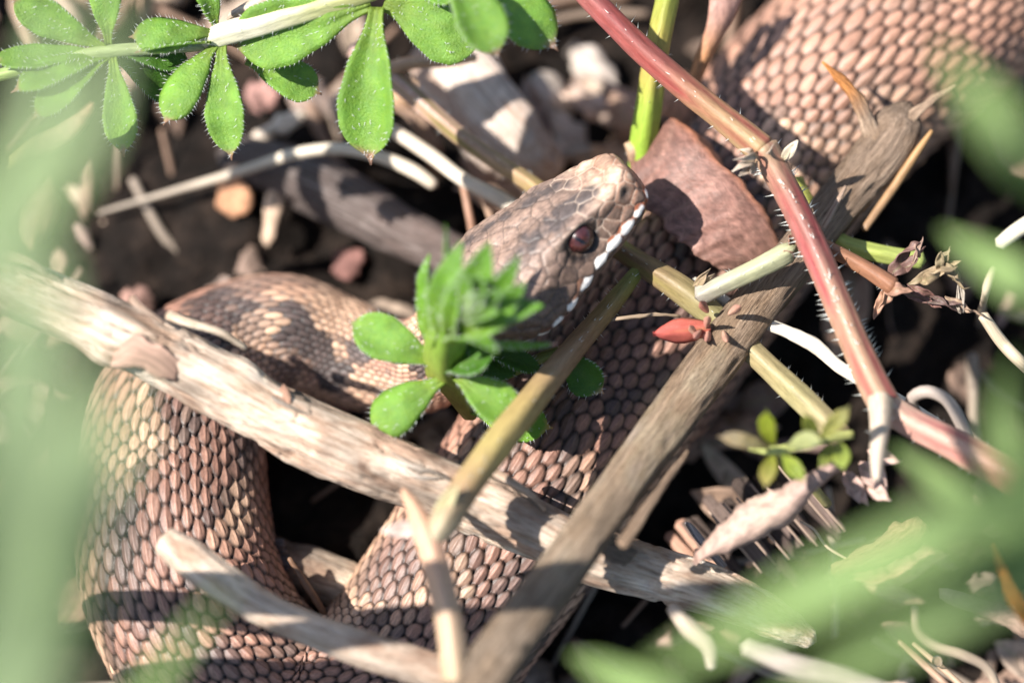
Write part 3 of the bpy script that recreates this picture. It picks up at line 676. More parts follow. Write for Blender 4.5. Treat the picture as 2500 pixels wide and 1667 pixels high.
stick('curled_tendril', [(2232, 1480, 9, 10), (2240, 1540, 9, 12), (2285, 1578, 9, 13), (2350, 1598, 9, 13), (2410, 1630, 8, 12), (2440, 1690, 7, 11)], 'curved pale tendril in the lower grass', 'straw', 'tendril', cols=((.36, .27, .2), (.42, .33, .24)), nseg=8)
stick('pale_stub', [(1640, 1480, 14, 16), (1690, 1535, 15, 26), (1730, 1580, 16, 24), (1738, 1630, 16, 14)], 'small pale stub curling beneath the weathered stick', 'straw', 'twig', cols=((.45, .36, .28), (.58, .48, .39)), nseg=14, disp=knobbly(.25, 5))
stick('bleached_stalk', [(1820, 1580, 18, 22), (1960, 1630, 18, 30), (2120, 1680, 18, 30), (2300, 1750, 17, 26)], 'blurred bleached stalk low among the grass', 'straw', 'stalk', cols=((.42, .36, .30), (.5, .42, .36)), nseg=14, disp=knobbly(.2, 15))
stick('pale_straw', [(2392, 790, -31, 7), (2398, 755, -12, 9), (2405, 720, 4, 9), (2412, 690, 6, 11), (2425, 655, 6, 8)], 'short upright straw fragment above the dried flower', 'straw', 'straw', cols=((.62, .5, .38),), nseg=8)
stick('pale_straw', [(2400, 770, 2, 14), (2450, 840, 1, 16), (2510, 900, 0, 15), (2620, 1000, -26, 13)], 'stout straw slanting down beyond the dried flower', 'straw', 'straw', cols=((.55, .45, .32),), nseg=10)
stick('pale_straw', [(2440, 595, 8, 16), (2480, 565, 8, 19), (2540, 525, 8, 18), (2700, 420, -12, 17), (2820, 340, -36, 14)], 'fuzzy cream straw stub against the bright grass', 'straw', 'straw', cols=((.7, .65, .5),), nseg=10)
stick('fine_fibre', [(1954, 1272, 3, 3), (1988, 1292, 3, 4), (2020, 1335, 3, 4), (2080, 1370, 3, 3)], 'hair-thin dry fibre bent over the dark hollow', 'straw', 'fibre', cols=((.5, .38, .28),), nseg=6)
stick('root_thread', [(1478, 785, -1, 4), (1510, 778, 0, 5), (1560, 772, 0, 6), (1610, 768, 0, 5), (1660, 772, -1, 4)], 'thin dry root thread on the shaded snake back', 'straw', 'root', cols=((.3, .22, .15),), nseg=7, disp=knobbly(.3, 3, .8))

# ------------------------------------------------------------------ hairy stems
def ridged(s, th, r, st): return r * (.09 * np.cos(4 * th) + .05 * fbm(st * np.array([.15, 1.2, 1.2]), 3, 2))
def prickles(parent, rows, n, length=.75, rad=.09, mat='bristle'):
    q = spline(PP(rows), 200); T, N, B = frames(q[:, :3], (0, .1, 1)); S_, D_ = [], []
    for _ in range(n):
        i = R_.randint(3, 196); a = R_.randint(4) * math.pi / 2 + R_.uniform(-.2, .2)
        d = N[i] * math.cos(a) + B[i] * math.sin(a); S_.append(q[i, :3] + d * q[i, 3] * 1.02); D_.append(d + T[i] * R_.uniform(-.8, -.1))
    V, Tt = bristle_geo(S_, D_, length, rad); mk('prickles', V, None, M[mat], parent, tris=Tt, kind='stuff')
def stem(name, rows, cols, label=None, parent=None, cat='stem', nseg=24, hairs=40, hl=.75, mat='stem', groove=None, **k):
    kw = dict(label=label, cat=cat) if parent is None else {}
    if groove is not None:
        def gc(C, s, th, t, st, g=np.array(groove)):
            m = np.clip(-np.cos(4 * th) * .55 + .1 + .45 * fbm(st * np.array([.12, 1, 1]), 5, 2), 0, 1)[..., None] * np.clip(.75 + .8 * fbm(st * np.array([.08, .05, .05]), 9, 2), 0, 1)[..., None]
            return C * (1 - m) + g * m
        k['dcol'] = gc
    o = tube(name, rows, M[mat], parent, nseg=nseg, step=.4, cols=cols, disp=ridged, **kw, **k)
    if hairs: prickles(o, rows, hairs, hl, hl * .11)
    return o
RED, PINK, OLIVE, GRN = (.30, .045, .055), (.52, .20, .17), (.30, .20, .06), (.22, .28, .05)
red_ = thing('red_bedstraw', P(1860, 370, 0), 'hairy red bedstraw stem jointed above the curled leaf and crossing the snake', 'stem')
r1 = [(1380, -70, 0, 27), (1450, 5, 0, 28), (1560, 115, .5, 29), (1650, 195, 1, 30), (1760, 285, 2, 31), (1860, 366, 3, 34)]
r2 = [(1862, 362, 3, 36), (1890, 410, 3, 32), (1960, 545, 4, 32), (2035, 715, 6, 32), (2105, 880, 8, 34), (2158, 985, 9, 36)]
r3 = [(2150, 985, 9, 32), (2230, 1035, 10, 33), (2340, 1090, 12, 35), (2440, 1148, 14, 36), (2600, 1240, 16, 36)]
stem('shoot', r1, ((.36, .14, .12), (.27, .075, .07), (.29, .10, .08), (.33, .19, .10), (.37, .25, .13)), parent=red_, hairs=60, groove=(.28, .06, .05))
stem('shoot', r2, ((.36, .24, .15), (.27, .12, .09), (.28, .115, .095), (.36, .21, .14), (.38, .22, .14), (.38, .24, .16)), parent=red_, hairs=170, hl=1.05, groove=(.33, .07, .07))
stem('shoot', r3, ((.5, .36, .26), (.5, .28, .22), (.5, .30, .22), (.42, .10, .12), (.42, .24, .16)), parent=red_, hairs=30, groove=(.36, .12, .11))
stem('side_shoot', [(2150, 975, 11, 30), (2148, 1050, 14, 22), (2142, 1120, 16, 17), (2140, 1170, 17, 10)], ((.5, .4, .3), (.55, .45, .36)), parent=red_, hairs=8, nseg=14)
leaf((1905, 400, 3), (1948, 342, 6), 26, M['dead_leaf'], red_, 'dry_bract', 'lance', cols=((.45, .38, .25), (.72, .62, .5)), hairs=False, na=7, nt=14, th=.12)
for bx, by, tx, ty, w_ in ((1850, 380, 1790, 392, 20), (1845, 385, 1786, 420, 24), (1848, 392, 1830, 430, 22), (1840, 372, 1800, 365, 16), (1850, 400, 1800, 432, 20), (1880, 365, 1890, 350, 12)):
    leaf((bx, by, 4.5), (tx, ty, 6 + R_.uniform(-1, 2)), w_, M['dead_leaf'], red_, 'dry_bract', 'lance', cols=((.35, .24, .15), (.55, .45, .36)), hairs=False, na=7, nt=16, bend=R_.uniform(-.6, 1.2), twist=R_.uniform(-3, 3), curl=R_.uniform(-.8, .8), th=.1)
leaf((1945, 600, 3), (1925, 575, 4), 30, M['dead_leaf'], red_, 'dry_bract', 'lance', cols=((.25, .12, .08), (.3, .15, .1)), hairs=False, na=7, nt=12, th=.12, twist=1)
leaf((1935, 640, 3), (1915, 610, 4.5), 34, M['dead_leaf'], red_, 'dry_bract', 'lance', cols=((.3, .17, .12), (.34, .2, .14)), hairs=False, na=7, nt=12, th=.12, twist=-1)

bs = thing('bedstraw_sprig', P(1400, 560, -12), 'pinkish green bedstraw stem running under the snake head with a red bud', 'stem')
rows = [(860, 120, -16, 20), (940, 175, -15, 24), (1010, 235, -14, 22), (1130, 338, -13, 21), (1290, 445, -12, 21), (1430, 550, -10, 22), (1545, 630, -5, 25), (1640, 690, -2, 30), (1700, 735, -1, 32), (1780, 805, 0, 28), (1880, 900, 2, 28), (1970, 985, 5, 29), (2050, 1065, 8, 30)]
stem('shoot', rows, ((.5, .33, .28), (.52, .34, .28), (.5, .32, .24), (.46, .30, .2), (.38, .26, .12), (.26, .17, .08), (.22, .13, .07), (.25, .18, .09), (.27, .24, .11), (.34, .27, .14), (.31, .27, .13), (.36, .29, .16)), parent=bs, hairs=170, hl=.7, groove=(.24, .19, .07))
stem('side_shoot', [(1708, 722, 1, 24), (1760, 697, 2, 22), (1850, 655, 3, 23), (1915, 622, 3, 25), (1935, 608, 2, 18)], ((.34, .31, .26), (.40, .40, .24), (.42, .43, .26)), parent=bs, hairs=24, hl=.5, nseg=18)
stem('side_shoot', [(930, 175, -14, 18), (1000, 155, -14, 15), (1080, 150, -15, 14), (1160, 140, -17, 12)], ((.5, .3, .2), (.52, .38, .24)), parent=bs, hairs=10, hl=.4, nseg=12)
for k, (bx, by, tx, ty, w_, c0, c1) in enumerate([(1735, 800, 1595, 815, 62, (.50, .13, .09), (.52, .11, .09)), (1742, 780, 1722, 752, 22, (.5, .25, .18), (.45, .2, .15)), (1748, 808, 1742, 842, 24, (.5, .26, .2), (.42, .2, .16)), (1722, 795, 1705, 772, 18, (.5, .28, .2), (.52, .3, .22)), (1762, 800, 1772, 828, 18, (.52, .3, .22), (.4, .22, .16)), (1728, 812, 1712, 832, 18, (.5, .26, .2), (.42, .2, .16)),
                                                  (1745, 788, 1752, 758, 20, (.45, .2, .16), (.55, .3, .22)), (1758, 790, 1788, 768, 22, (.55, .32, .24), (.4, .2, .15))]):
    jx, jy = (0, 0) if k == 0 else (R_.uniform(-22, 26), R_.uniform(-24, 24))
    leaf((bx + jx, by + jy, 3.5 + R_.uniform(-1, 1) * (k > 0)), (tx + jx, ty + jy, 5 + .4 * k), w_, M['stem'], bs, 'bud' if k == 0 else 'bract', 'bud', cols=(c0, c1), hairs=False, na=11, nt=18, th=.9 if k == 0 else .2, cup=-.5, groove=0, wob=.03)
for bx, by, tx, ty in ((1690, 700, 1735, 655), (1700, 705, 1725, 672), (1700, 700, 1745, 668)):
    leaf((bx, by, 1), (tx, ty, 3), 16, M['dead_leaf'], bs, 'bract', 'lance', cols=((.28, .2, .12), (.36, .27, .18)), hairs=False, na=5, nt=12, th=.08, twist=R_.uniform(-2, 2))
stem('green_stalk', [(1640, -60, -4, 27), (1625, 20, -5, 27), (1603, 130, -6, 28), (1585, 250, -8, 30), (1572, 340, -10, 31), (1560, 460, -13, 30), (1548, 560, -15, 27), (1540, 650, -17, 22)], ((.24, .30, .05), (.30, .30, .06), (.42, .28, .08), (.27, .36, .05), (.25, .38, .04), (.25, .38, .04), (.22, .36, .03), (.2, .34, .03)),
     'upright yellow-green stalk standing behind the curled leaf', cat='stalk', hairs=22, hl=.6, nseg=32)
stem('olive_sprig', [(1940, 440, -8, 19), (1985, 520, -7, 20), (2050, 590, -6, 21), (2140, 618, -5, 21), (2250, 636, -5, 20)], ((.30, .30, .06), (.33, .34, .08), (.30, .34, .08), (.36, .42, .12)), 'short olive-green stem bending behind the red stem', hairs=24, hl=.45)
fs = thing('brown_sprig', P(1090, 1270, 18), 'hairy brown-olive stem in front of the snake, bent at a pale joint', 'stem')
stem('shoot', [(1570, 645, -4.5, 14), (1500, 735, -2, 22), (1420, 828, 3, 26), (1340, 925, 8, 30), (1260, 1025, 13, 33), (1180, 1130, 17, 34), (1110, 1230, 20, 33), (1078, 1285, 21.5, 30), (1052, 1330, 22, 16)], ((.22, .28, .06), (.26, .20, .08), (.28, .17, .09), (.31, .20, .11), (.34, .25, .10), (.37, .29, .11), (.34, .22, .12), (.42, .36, .24)), parent=fs, hairs=110, hl=.6)
stem('shoot', [(985, 1195, 18, 6), (1010, 1240, 19.5, 18), (1042, 1310, 21.5, 28), (1070, 1400, 23, 29), (1095, 1510, 25, 29), (1110, 1620, 26, 30), (1122, 1720, 26, 30)], ((.58, .34, .22), (.60, .36, .24), (.52, .36, .24), (.50, .36, .22)), parent=fs, hairs=0)
leaf((1040, 1290, 21), (930, 1295, 21), 40, M['dead_leaf'], fs, 'dry_bract', 'lance', cols=((.55, .4, .34), (.6, .48, .42)), hairs=False, na=7, nt=14, th=.15)
leaf((1060, 1270, 21), (1120, 1180, 23), 40, M['dead_leaf'], fs, 'dry_bract', 'lance', cols=((.4, .36, .2), (.42, .36, .2)), hairs=False, na=7, nt=14, th=.15)

# ------------------------------------------------------------------ dead leaves
def rust(C, t, f, st):
    m = np.exp(-((f - .74) / .07) ** 2)[..., None]; C = C * (1 - .65 * m) + np.array([.46, .17, .075]) * .65 * m
    m = sstep(.8, .95, f)[..., None]; C = C * (1 - .5 * m) + np.array([.20, .10, .045]) * .5 * m  # shaded side beyond the ridge, painted darker into the leaf colour
    vn_ = np.exp(-((((t * 7 + f * 2.2) % 1) - .5) / .07) ** 2)[..., None] * .22; C = C * (1 - vn_) + np.array([.42, .26, .2]) * vn_
    C = C * (1 + .35 * np.clip(fbm(st * 2.2, 5, 2), -1, 1))[..., None]
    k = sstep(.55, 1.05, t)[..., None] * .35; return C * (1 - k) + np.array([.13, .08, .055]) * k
cl = thing('curled_leaf', P(1700, 520, -14), 'curled glossy reddish-brown dead leaf beside the snake snout', 'dead leaf')
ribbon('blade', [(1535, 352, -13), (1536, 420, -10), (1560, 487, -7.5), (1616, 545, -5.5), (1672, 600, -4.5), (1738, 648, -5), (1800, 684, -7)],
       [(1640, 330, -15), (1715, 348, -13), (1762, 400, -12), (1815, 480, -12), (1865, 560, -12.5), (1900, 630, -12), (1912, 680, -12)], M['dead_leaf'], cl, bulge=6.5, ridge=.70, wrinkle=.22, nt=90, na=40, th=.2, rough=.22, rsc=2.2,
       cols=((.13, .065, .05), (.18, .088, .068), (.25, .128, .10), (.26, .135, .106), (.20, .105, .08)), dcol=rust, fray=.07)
ribbon('tip', [(1522, 352, -10), (1532, 385, -10), (1545, 410, -11)], [(1570, 330, -12), (1600, 335, -12), (1630, 345, -13)], M['dead_leaf'], cl, bulge=1.2, nt=18, na=12, th=.25, rough=.2, cols=((.45, .30, .18), (.3, .18, .12)))
ribbon('rusty_leaf', [(1620, 170, -18), (1600, 260, -17), (1590, 350, -18)], [(1680, 175, -20), (1700, 260, -19), (1690, 360, -20)], M['dead_leaf'], bulge=1.0, nt=24, na=12, cols=((.42, .2, .11), (.5, .27, .17)), label='rust-orange leaf fragment behind the green stalk', cat='dead leaf')
ribbon('brown_leaf_strip', [(1735, -40, -8), (1725, 60, -9), (1700, 130, -11), (1675, 215, -13)], [(1830, -40, -9), (1790, 50, -9.5), (1745, 130, -11), (1700, 225, -13)], M['dead_leaf'], bulge=1.0, nt=30, na=10, cols=((.35, .2, .17), (.38, .21, .16), (.46, .22, .1), (.42, .2, .1)), label='narrow pinkish-brown leaf strip beside the upper snake coil', cat='dead leaf')
ribbon('crumpled_leaf', [(1690, 1345, 9), (1760, 1280, 10), (1830, 1215, 11), (1900, 1190, 11), (1980, 1150, 12), (2035, 1115, 12)], [(1695, 1360, 8), (1790, 1350, 9), (1870, 1320, 9), (1945, 1275, 10), (1985, 1210, 11), (2055, 1150, 12)], M['dead_leaf'],
       bulge=2.4, nt=44, na=16, rough=.7, rsc=3.5, cols=((.32, .21, .17), (.42, .29, .23), (.45, .32, .25), (.40, .27, .22), (.36, .24, .2)), fray=.12, curlB=-1.5, label='crumpled pale pink-brown dead leaf over the dark hollow', cat='dead leaf')
ribbon('torn_leaf', [(20, 380, 10), (70, 340, 11), (150, 300, 11.5), (225, 245, 11)], [(15, 410, 9), (90, 385, 9.5), (180, 340, 10), (232, 270, 10)], M['dead_leaf'], bulge=1.5, nt=30, na=10, rough=.3, cols=((.5, .42, .16), (.5, .35, .22), (.48, .32, .22), (.42, .24, .15)), label='torn tan dead leaf under the shaded leaf whorl', cat='dead leaf')
ribbon('shrivelled_leaf', [(2290, 1440, 6), (2380, 1455, 7), (2460, 1480, 7), (2530, 1530, 6)], [(2300, 1455, 5), (2380, 1490, 5), (2450, 1525, 5), (2530, 1570, 5)], M['dead_leaf'], bulge=1.0, nt=26, na=10, rough=.4, cols=((.45, .35, .28), (.38, .25, .18)), fray=.15, label='shrivelled brown leaf scrap beside the dark gap in the grass', cat='dead leaf')

# dried flower head beyond the red stem
df = thing('dried_flower', P(2200, 680, -2), 'withered dark brown flower head on a twisted stalk', 'dried flower')
stem('stalk', [(1985, 588, 2, 16), (2050, 620, 2, 17), (2120, 660, 2.5, 19), (2180, 700, 3, 22)], ((.28, .13, .07), (.30, .14, .08)), parent=df, hairs=20, hl=.4, nseg=14)
for bx, by, tx, ty, wd_, c in [(2160, 690, 2230, 720, 55, (.40, .22, .15)), (2170, 700, 2155, 745, 45, (.48, .26, .17)), (2180, 690, 2250, 590, 70, (.20, .11, .09)), (2240, 640, 2255, 575, 22, (.4, .26, .2)), (2200, 700, 2300, 735, 40, (.22, .11, .09)),
                               (2230, 690, 2330, 650, 60, (.34, .25, .15)), (2290, 660, 2310, 605, 44, (.42, .33, .2)), (2300, 640, 2350, 690, 50, (.36, .27, .16)), (2300, 720, 2380, 760, 30, (.38, .26, .18)), (2270, 730, 2340, 740, 26, (.15, .09, .08)), (2340, 690, 2352, 770, 18, (.4, .34, .28))]:
    for rep_ in range(2):
        leaf((bx + R_.uniform(-15, 15), by + R_.uniform(-12, 12), 2), (tx + R_.uniform(-25, 25) * rep_, ty + R_.uniform(-25, 25) * rep_, 3.5 + R_.uniform(-2, 2)), wd_ * R_.uniform(.45, .75), M['dead_leaf'], df, 'sepal', 'dead', cols=(tuple(np.array(c) * .7), tuple(np.array(c) * .95)), hairs=False, na=9, nt=22, bend=R_.uniform(-1.2, 1.4), twist=R_.uniform(-4, 4), curl=R_.uniform(-1.5, 1.8), wob=.35, th=.12)

# bundle of dark fibres in the hollow: each strip its own part
bb_ = thing('bark_bundle', P(1830, 1290, -14), 'dark fibrous bark bundle with splintered strips in the hollow', 'bark')
for k in range(13):
    o = k * 26 - 120; x0, y0 = 1715 + o * .95 + R_.uniform(-8, 8), 1250 - o * .75 + R_.uniform(-30, 20); ln = R_.uniform(.85, 1.25)
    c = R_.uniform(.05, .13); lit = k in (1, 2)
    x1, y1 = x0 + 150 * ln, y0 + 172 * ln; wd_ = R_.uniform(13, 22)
    cc = ((.42, .24, .17), (.5, .3, .2)) if lit else ((c, c * .72, c * .6), (c * 1.4, c, c * .85))  # sunlight on two of the strips is painted in as a paler colour
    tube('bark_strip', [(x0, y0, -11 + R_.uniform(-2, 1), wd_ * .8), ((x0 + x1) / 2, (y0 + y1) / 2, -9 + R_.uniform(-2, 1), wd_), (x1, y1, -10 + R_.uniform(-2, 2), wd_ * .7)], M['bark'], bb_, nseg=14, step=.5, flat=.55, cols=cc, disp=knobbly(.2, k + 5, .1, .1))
for k in range(7):
    x0, y0 = 1730 + k * 34, 1235 - k * 18 + R_.uniform(-20, 20)
    tube('bark_fibre', [(x0, y0, -6, 3), (x0 + 70, y0 + 80, -5.5, 4), (x0 + 130, y0 + 150, -6, 3)], M['straw'], bb_, nseg=6, cols=((.36, .26, .2),))
ribbon('bark_splinter', [(1672, 1275, -2), (1700, 1320, -1), (1760, 1390, -2)], [(1690, 1280, -3), (1722, 1318, -2), (1775, 1380, -3)], M['bark'], bb_, bulge=.3, cols=((.42, .38, .38), (.3, .27, .28)), nt=18, na=6)

# ------------------------------------------------------------------ bedstraw plants with whorled leaves
LG = M['leaf_green']
GL = ((.19, .29, .05), (.155, .31, .045), (.16, .33, .048), (.18, .33, .06))
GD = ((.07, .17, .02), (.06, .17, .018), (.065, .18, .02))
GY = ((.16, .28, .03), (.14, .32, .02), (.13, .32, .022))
TIP = (.30, .19, .14)
pa = thing('bedstraw_plant', P(700, 40, 0), 'bright green bedstraw shoot with two leaf whorls on a pale stem', 'plant')
stem('stem', [(500, 104, 1, 20), (545, 84, 2, 27), (640, 58, 3, 27), (760, 22, 4, 26), (900, -22, 4, 26), (1040, -75, 3, 25)], ((.62, .60, .42), (.66, .62, .46), (.50, .50, .24), (.46, .46, .18), (.4, .42, .14)), parent=pa, hairs=60, hl=.6)
WA = [((520, 82, 2), (314, 92, 5), 104, dict(n=(.1, .35, 1), bend=1.2, cup=-.18)), ((528, 104, 2), (398, 306, 4), 98, dict(n=(-.35, .1, 1), bend=1.4, cup=-.15)), ((541, 108, 2), (565, 392, 3), 92, dict(n=(-.2, .25, 1), bend=1.0, cup=.16)),
      ((530, 78, 1), (478, -70, 3), 62, dict(n=(.5, .2, 1), bend=.6)), ((515, 100, 3), (330, 128, 6), 30, dict(n=(.1, 1, .25), bend=.3)),
      ((600, 150, -3), (786, 232, -4), 100, dict(n=(.1, .3, 1), bend=.8)),
      ((905, 10, 4), (553, 112, 1), 172, dict(n=(.15, -.25, 1), bend=1.2, cup=.1)), ((922, 18, 4), (906, 404, 3), 142, dict(n=(-.25, .15, 1), bend=1.6, cup=.30)),
      ((938, 8, 3), (1190, 108, 3), 175, dict(n=(-.42, .12, .9), bend=.8, cup=.06)), ((1085, -90, 12), (1218, 146, 14), 140, dict(n=(.3, .3, 1), bend=1.0)),
      ((1130, -90, 6), (1364, 126, 7), 150, dict(n=(.2, .45, 1), bend=1.4, cup=-.1)), ((560, -70, -4), (740, -40, -6), 100, dict(n=(0, .2, 1))), ((985, -40, 5), (1130, -20, 6), 90, dict(n=(0, .3, 1)))]
for b_, t_, w_, k in WA:
    leaf(b_, t_, w_, LG, pa, cols=GL, tipcol=TIP, **k)
ribbon('dry_leaf', [(560, 30, -2), (620, -5, -2), (700, -40, -3)], [(555, 50, -2), (640, 25, -2), (730, -10, -3)], M['dead_leaf'], pa, bulge=.6, nt=20, na=8, cols=((.5, .4, .3), (.55, .46, .36)))

pb = thing('bedstraw_plant', P(260, 130, 0), 'bedstraw whorl half hidden behind pale blurred grass', 'plant')
stem('stem', [(500, 112, 1, 12), (400, 118, 2, 14), (270, 125, 3, 15), (130, 150, 3, 15), (-60, 200, 2, 15)], ((.4, .45, .25), (.3, .4, .12)), parent=pb, hairs=30, hl=.5, nseg=14)
for b_, t_, w_, k in [((262, 135, 3), (25, 225, 6), 78, dict(n=(-.1, .5, 1), bend=1.)), ((262, 140, 3), (78, 292, 5), 82, dict(n=(-.2, .3, 1), bend=1.)), ((275, 140, 3), (303, 385, 4), 86, dict(n=(.1, .2, 1), bend=.8)), ((255, 120, 3), (20, -10, 6), 100, dict(n=(-.5, -.2, 1))),
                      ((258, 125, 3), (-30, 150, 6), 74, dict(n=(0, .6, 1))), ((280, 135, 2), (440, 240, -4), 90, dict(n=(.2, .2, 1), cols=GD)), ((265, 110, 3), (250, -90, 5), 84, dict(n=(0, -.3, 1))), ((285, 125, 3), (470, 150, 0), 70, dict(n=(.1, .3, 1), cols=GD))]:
    k.setdefault('cols', GL); leaf(b_, t_, w_, LG, pb, tipcol=(.34, .2, .16), **k)

pc = thing('bedstraw_seedling', P(1095, 910, 0), 'young light green bedstraw tip with unfolding leaf bud before the snake head', 'plant')
stem('stem', [(1150, 1010, -2, 20), (1110, 945, 3, 30), (1088, 905, 6, 42), (1085, 860, 10, 46), (1098, 800, 15, 44), (1125, 740, 19, 38), (1150, 700, 22, 24)], ((.3, .24, .06), (.32, .30, .06), (.22, .30, .05), (.14, .26, .03), (.12, .25, .03)), parent=pc, hairs=14, hl=.4)
for b_, t_, w_, k in [((1070, 890, 8), (848, 782, 9), 112, dict(n=(-.3, .2, 1), bend=1.2, tipcol=TIP)), ((1082, 925, 8), (898, 1052, 9), 122, dict(n=(-.4, .1, 1), bend=1.6, cup=-.15, curl=-1.)), ((1108, 915, 8), (1272, 1030, 9), 106, dict(n=(-.2, .3, 1), bend=1.4, cup=.2)),
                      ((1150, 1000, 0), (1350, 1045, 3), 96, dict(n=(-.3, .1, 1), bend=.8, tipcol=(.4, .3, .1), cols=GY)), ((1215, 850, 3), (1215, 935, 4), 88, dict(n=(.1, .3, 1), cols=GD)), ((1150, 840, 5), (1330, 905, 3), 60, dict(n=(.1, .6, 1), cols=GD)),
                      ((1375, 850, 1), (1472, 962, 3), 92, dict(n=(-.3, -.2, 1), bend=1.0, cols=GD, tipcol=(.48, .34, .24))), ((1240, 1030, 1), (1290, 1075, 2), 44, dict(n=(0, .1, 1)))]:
    k.setdefault('cols', GL); leaf(b_, t_, w_, LG, pc, **k)
tube('runner', [(1110, 960, 0, 16), (1220, 920, -1, 15), (1330, 870, -1, 14), (1385, 850, 0, 12)], M['stem'], pc, nseg=10, cols=((.2, .26, .06), (.22, .24, .06)))
GT = ((.17, .29, .045), (.13, .29, .03), (.11, .27, .026))
bud = [((1062, 840, 14), (1086, 548, 24), 60, dict(n=(1, .1, .55), bend=.8, curl=.0)), ((1052, 850, 12), (1048, 620, 16), 74, dict(n=(-.9, .1, .5), bend=.8)), ((1090, 830, 17), (1125, 590, 24), 92, dict(n=(-.5, .1, 1), bend=1.5)), ((1110, 820, 18), (1195, 590, 26), 112, dict(n=(-.1, -.4, 1), bend=1.6)),
       ((1130, 800, 19), (1268, 625, 26), 74, dict(n=(.2, -.4, 1), bend=1.5)), ((1140, 800, 20), (1284, 688, 25), 76, dict(n=(.4, -.1, 1), bend=1.4)), ((1120, 815, 18), (1326, 745, 23), 100, dict(n=(.2, .5, 1), bend=1.4)), ((1095, 840, 18), (1215, 858, 27), 70, dict(n=(.2, .9, .4), bend=1.0)),
       ((1150, 770, 22), (1180, 672, 27), 60, dict(n=(-.4, -.1, 1))), ((1150, 770, 22), (1225, 705, 28), 52, dict(n=(.4, .1, 1))), ((1140, 760, 22), (1140, 660, 28), 50, dict(n=(-.5, .1, 1))), ((1150, 780, 22), (1215, 760, 27), 50, dict(n=(.2, .6, 1))), ((1160, 740, 23), (1175, 715, 28), 40, dict(n=(0, 0, 1))),
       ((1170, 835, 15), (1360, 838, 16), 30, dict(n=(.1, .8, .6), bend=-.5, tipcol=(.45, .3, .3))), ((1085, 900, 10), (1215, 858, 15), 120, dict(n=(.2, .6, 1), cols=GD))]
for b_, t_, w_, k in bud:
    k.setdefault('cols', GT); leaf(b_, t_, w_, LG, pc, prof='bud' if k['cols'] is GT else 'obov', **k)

pd_ = thing('yellow_seedling', P(1900, 1090, 5), 'small blurred yellow-green seedling under the red stem', 'plant')
tube('stem', [(2080, 1060, 11, 12), (1990, 1075, 13, 13), (1900, 1100, 14, 13), (1830, 1090, 14, 10)], M['stem'], pd_, nseg=10, cols=((.35, .36, .12), (.42, .45, .14)))
tube('stem', [(1905, 1100, 13, 12), (1960, 1160, 8, 12), (2020, 1230, 2, 12)], M['stem'], pd_, nseg=10, cols=((.42, .45, .14), (.35, .3, .14)))
for b_, t_, w_, c in [((1890, 1090, 14), (1872, 1000, 17), 62, ((.30, .36, .03), (.28, .36, .03))), ((1880, 1095, 14), (1752, 1065, 16), 56, ((.38, .36, .18), (.5, .42, .3))), ((1890, 1110, 14), (1868, 1190, 17), 60, ((.28, .36, .03), (.46, .42, .14))), ((1910, 1110, 14), (1965, 1175, 16), 56, ((.28, .38, .05), (.3, .4, .06))),
                      ((1920, 1090, 14), (2010, 1078, 17), 70, ((.36, .42, .2), (.4, .45, .22))), ((2000, 1070, 13), (2075, 990, 16), 58, ((.34, .38, .1), (.36, .36, .14))), ((1990, 1070, 13), (1960, 1010, 15), 48, ((.25, .3, .06), (.26, .32, .06))), ((2050, 1080, 12), (2060, 1150, 15), 60, ((.28, .38, .06), (.34, .44, .1))),
                      ((2030, 1080, 12), (2000, 1140, 14), 46, ((.3, .38, .08), (.34, .42, .1)))]:
    leaf((b_[0], b_[1], b_[2] + 4), (t_[0], t_[1], t_[2] + 6), w_ * .68, LG, pd_, cols=tuple(tuple(np.array(q_) * .75) for q_ in c), hairs=False, n=(R_.uniform(-.4, .4), R_.uniform(-.2, .4), 1), bend=.8)
for bx, by, tx, ty, w_ in ((2060, 1150, 2120, 1235, 46), (2100, 1130, 2170, 1200, 60), (2080, 1180, 2100, 1230, 40), (2120, 1100, 2200, 1130, 40), (2110, 1180, 2180, 1220, 44)):
    leaf((bx, by, 8), (tx, ty, 10), w_, M['dead_leaf'], pd_, 'withered_leaf', 'dead', cols=((.42, .27, .22), (.52, .36, .3)), hairs=False, twist=R_.uniform(-2, 2), wob=.25, bend=1., na=9, nt=18)

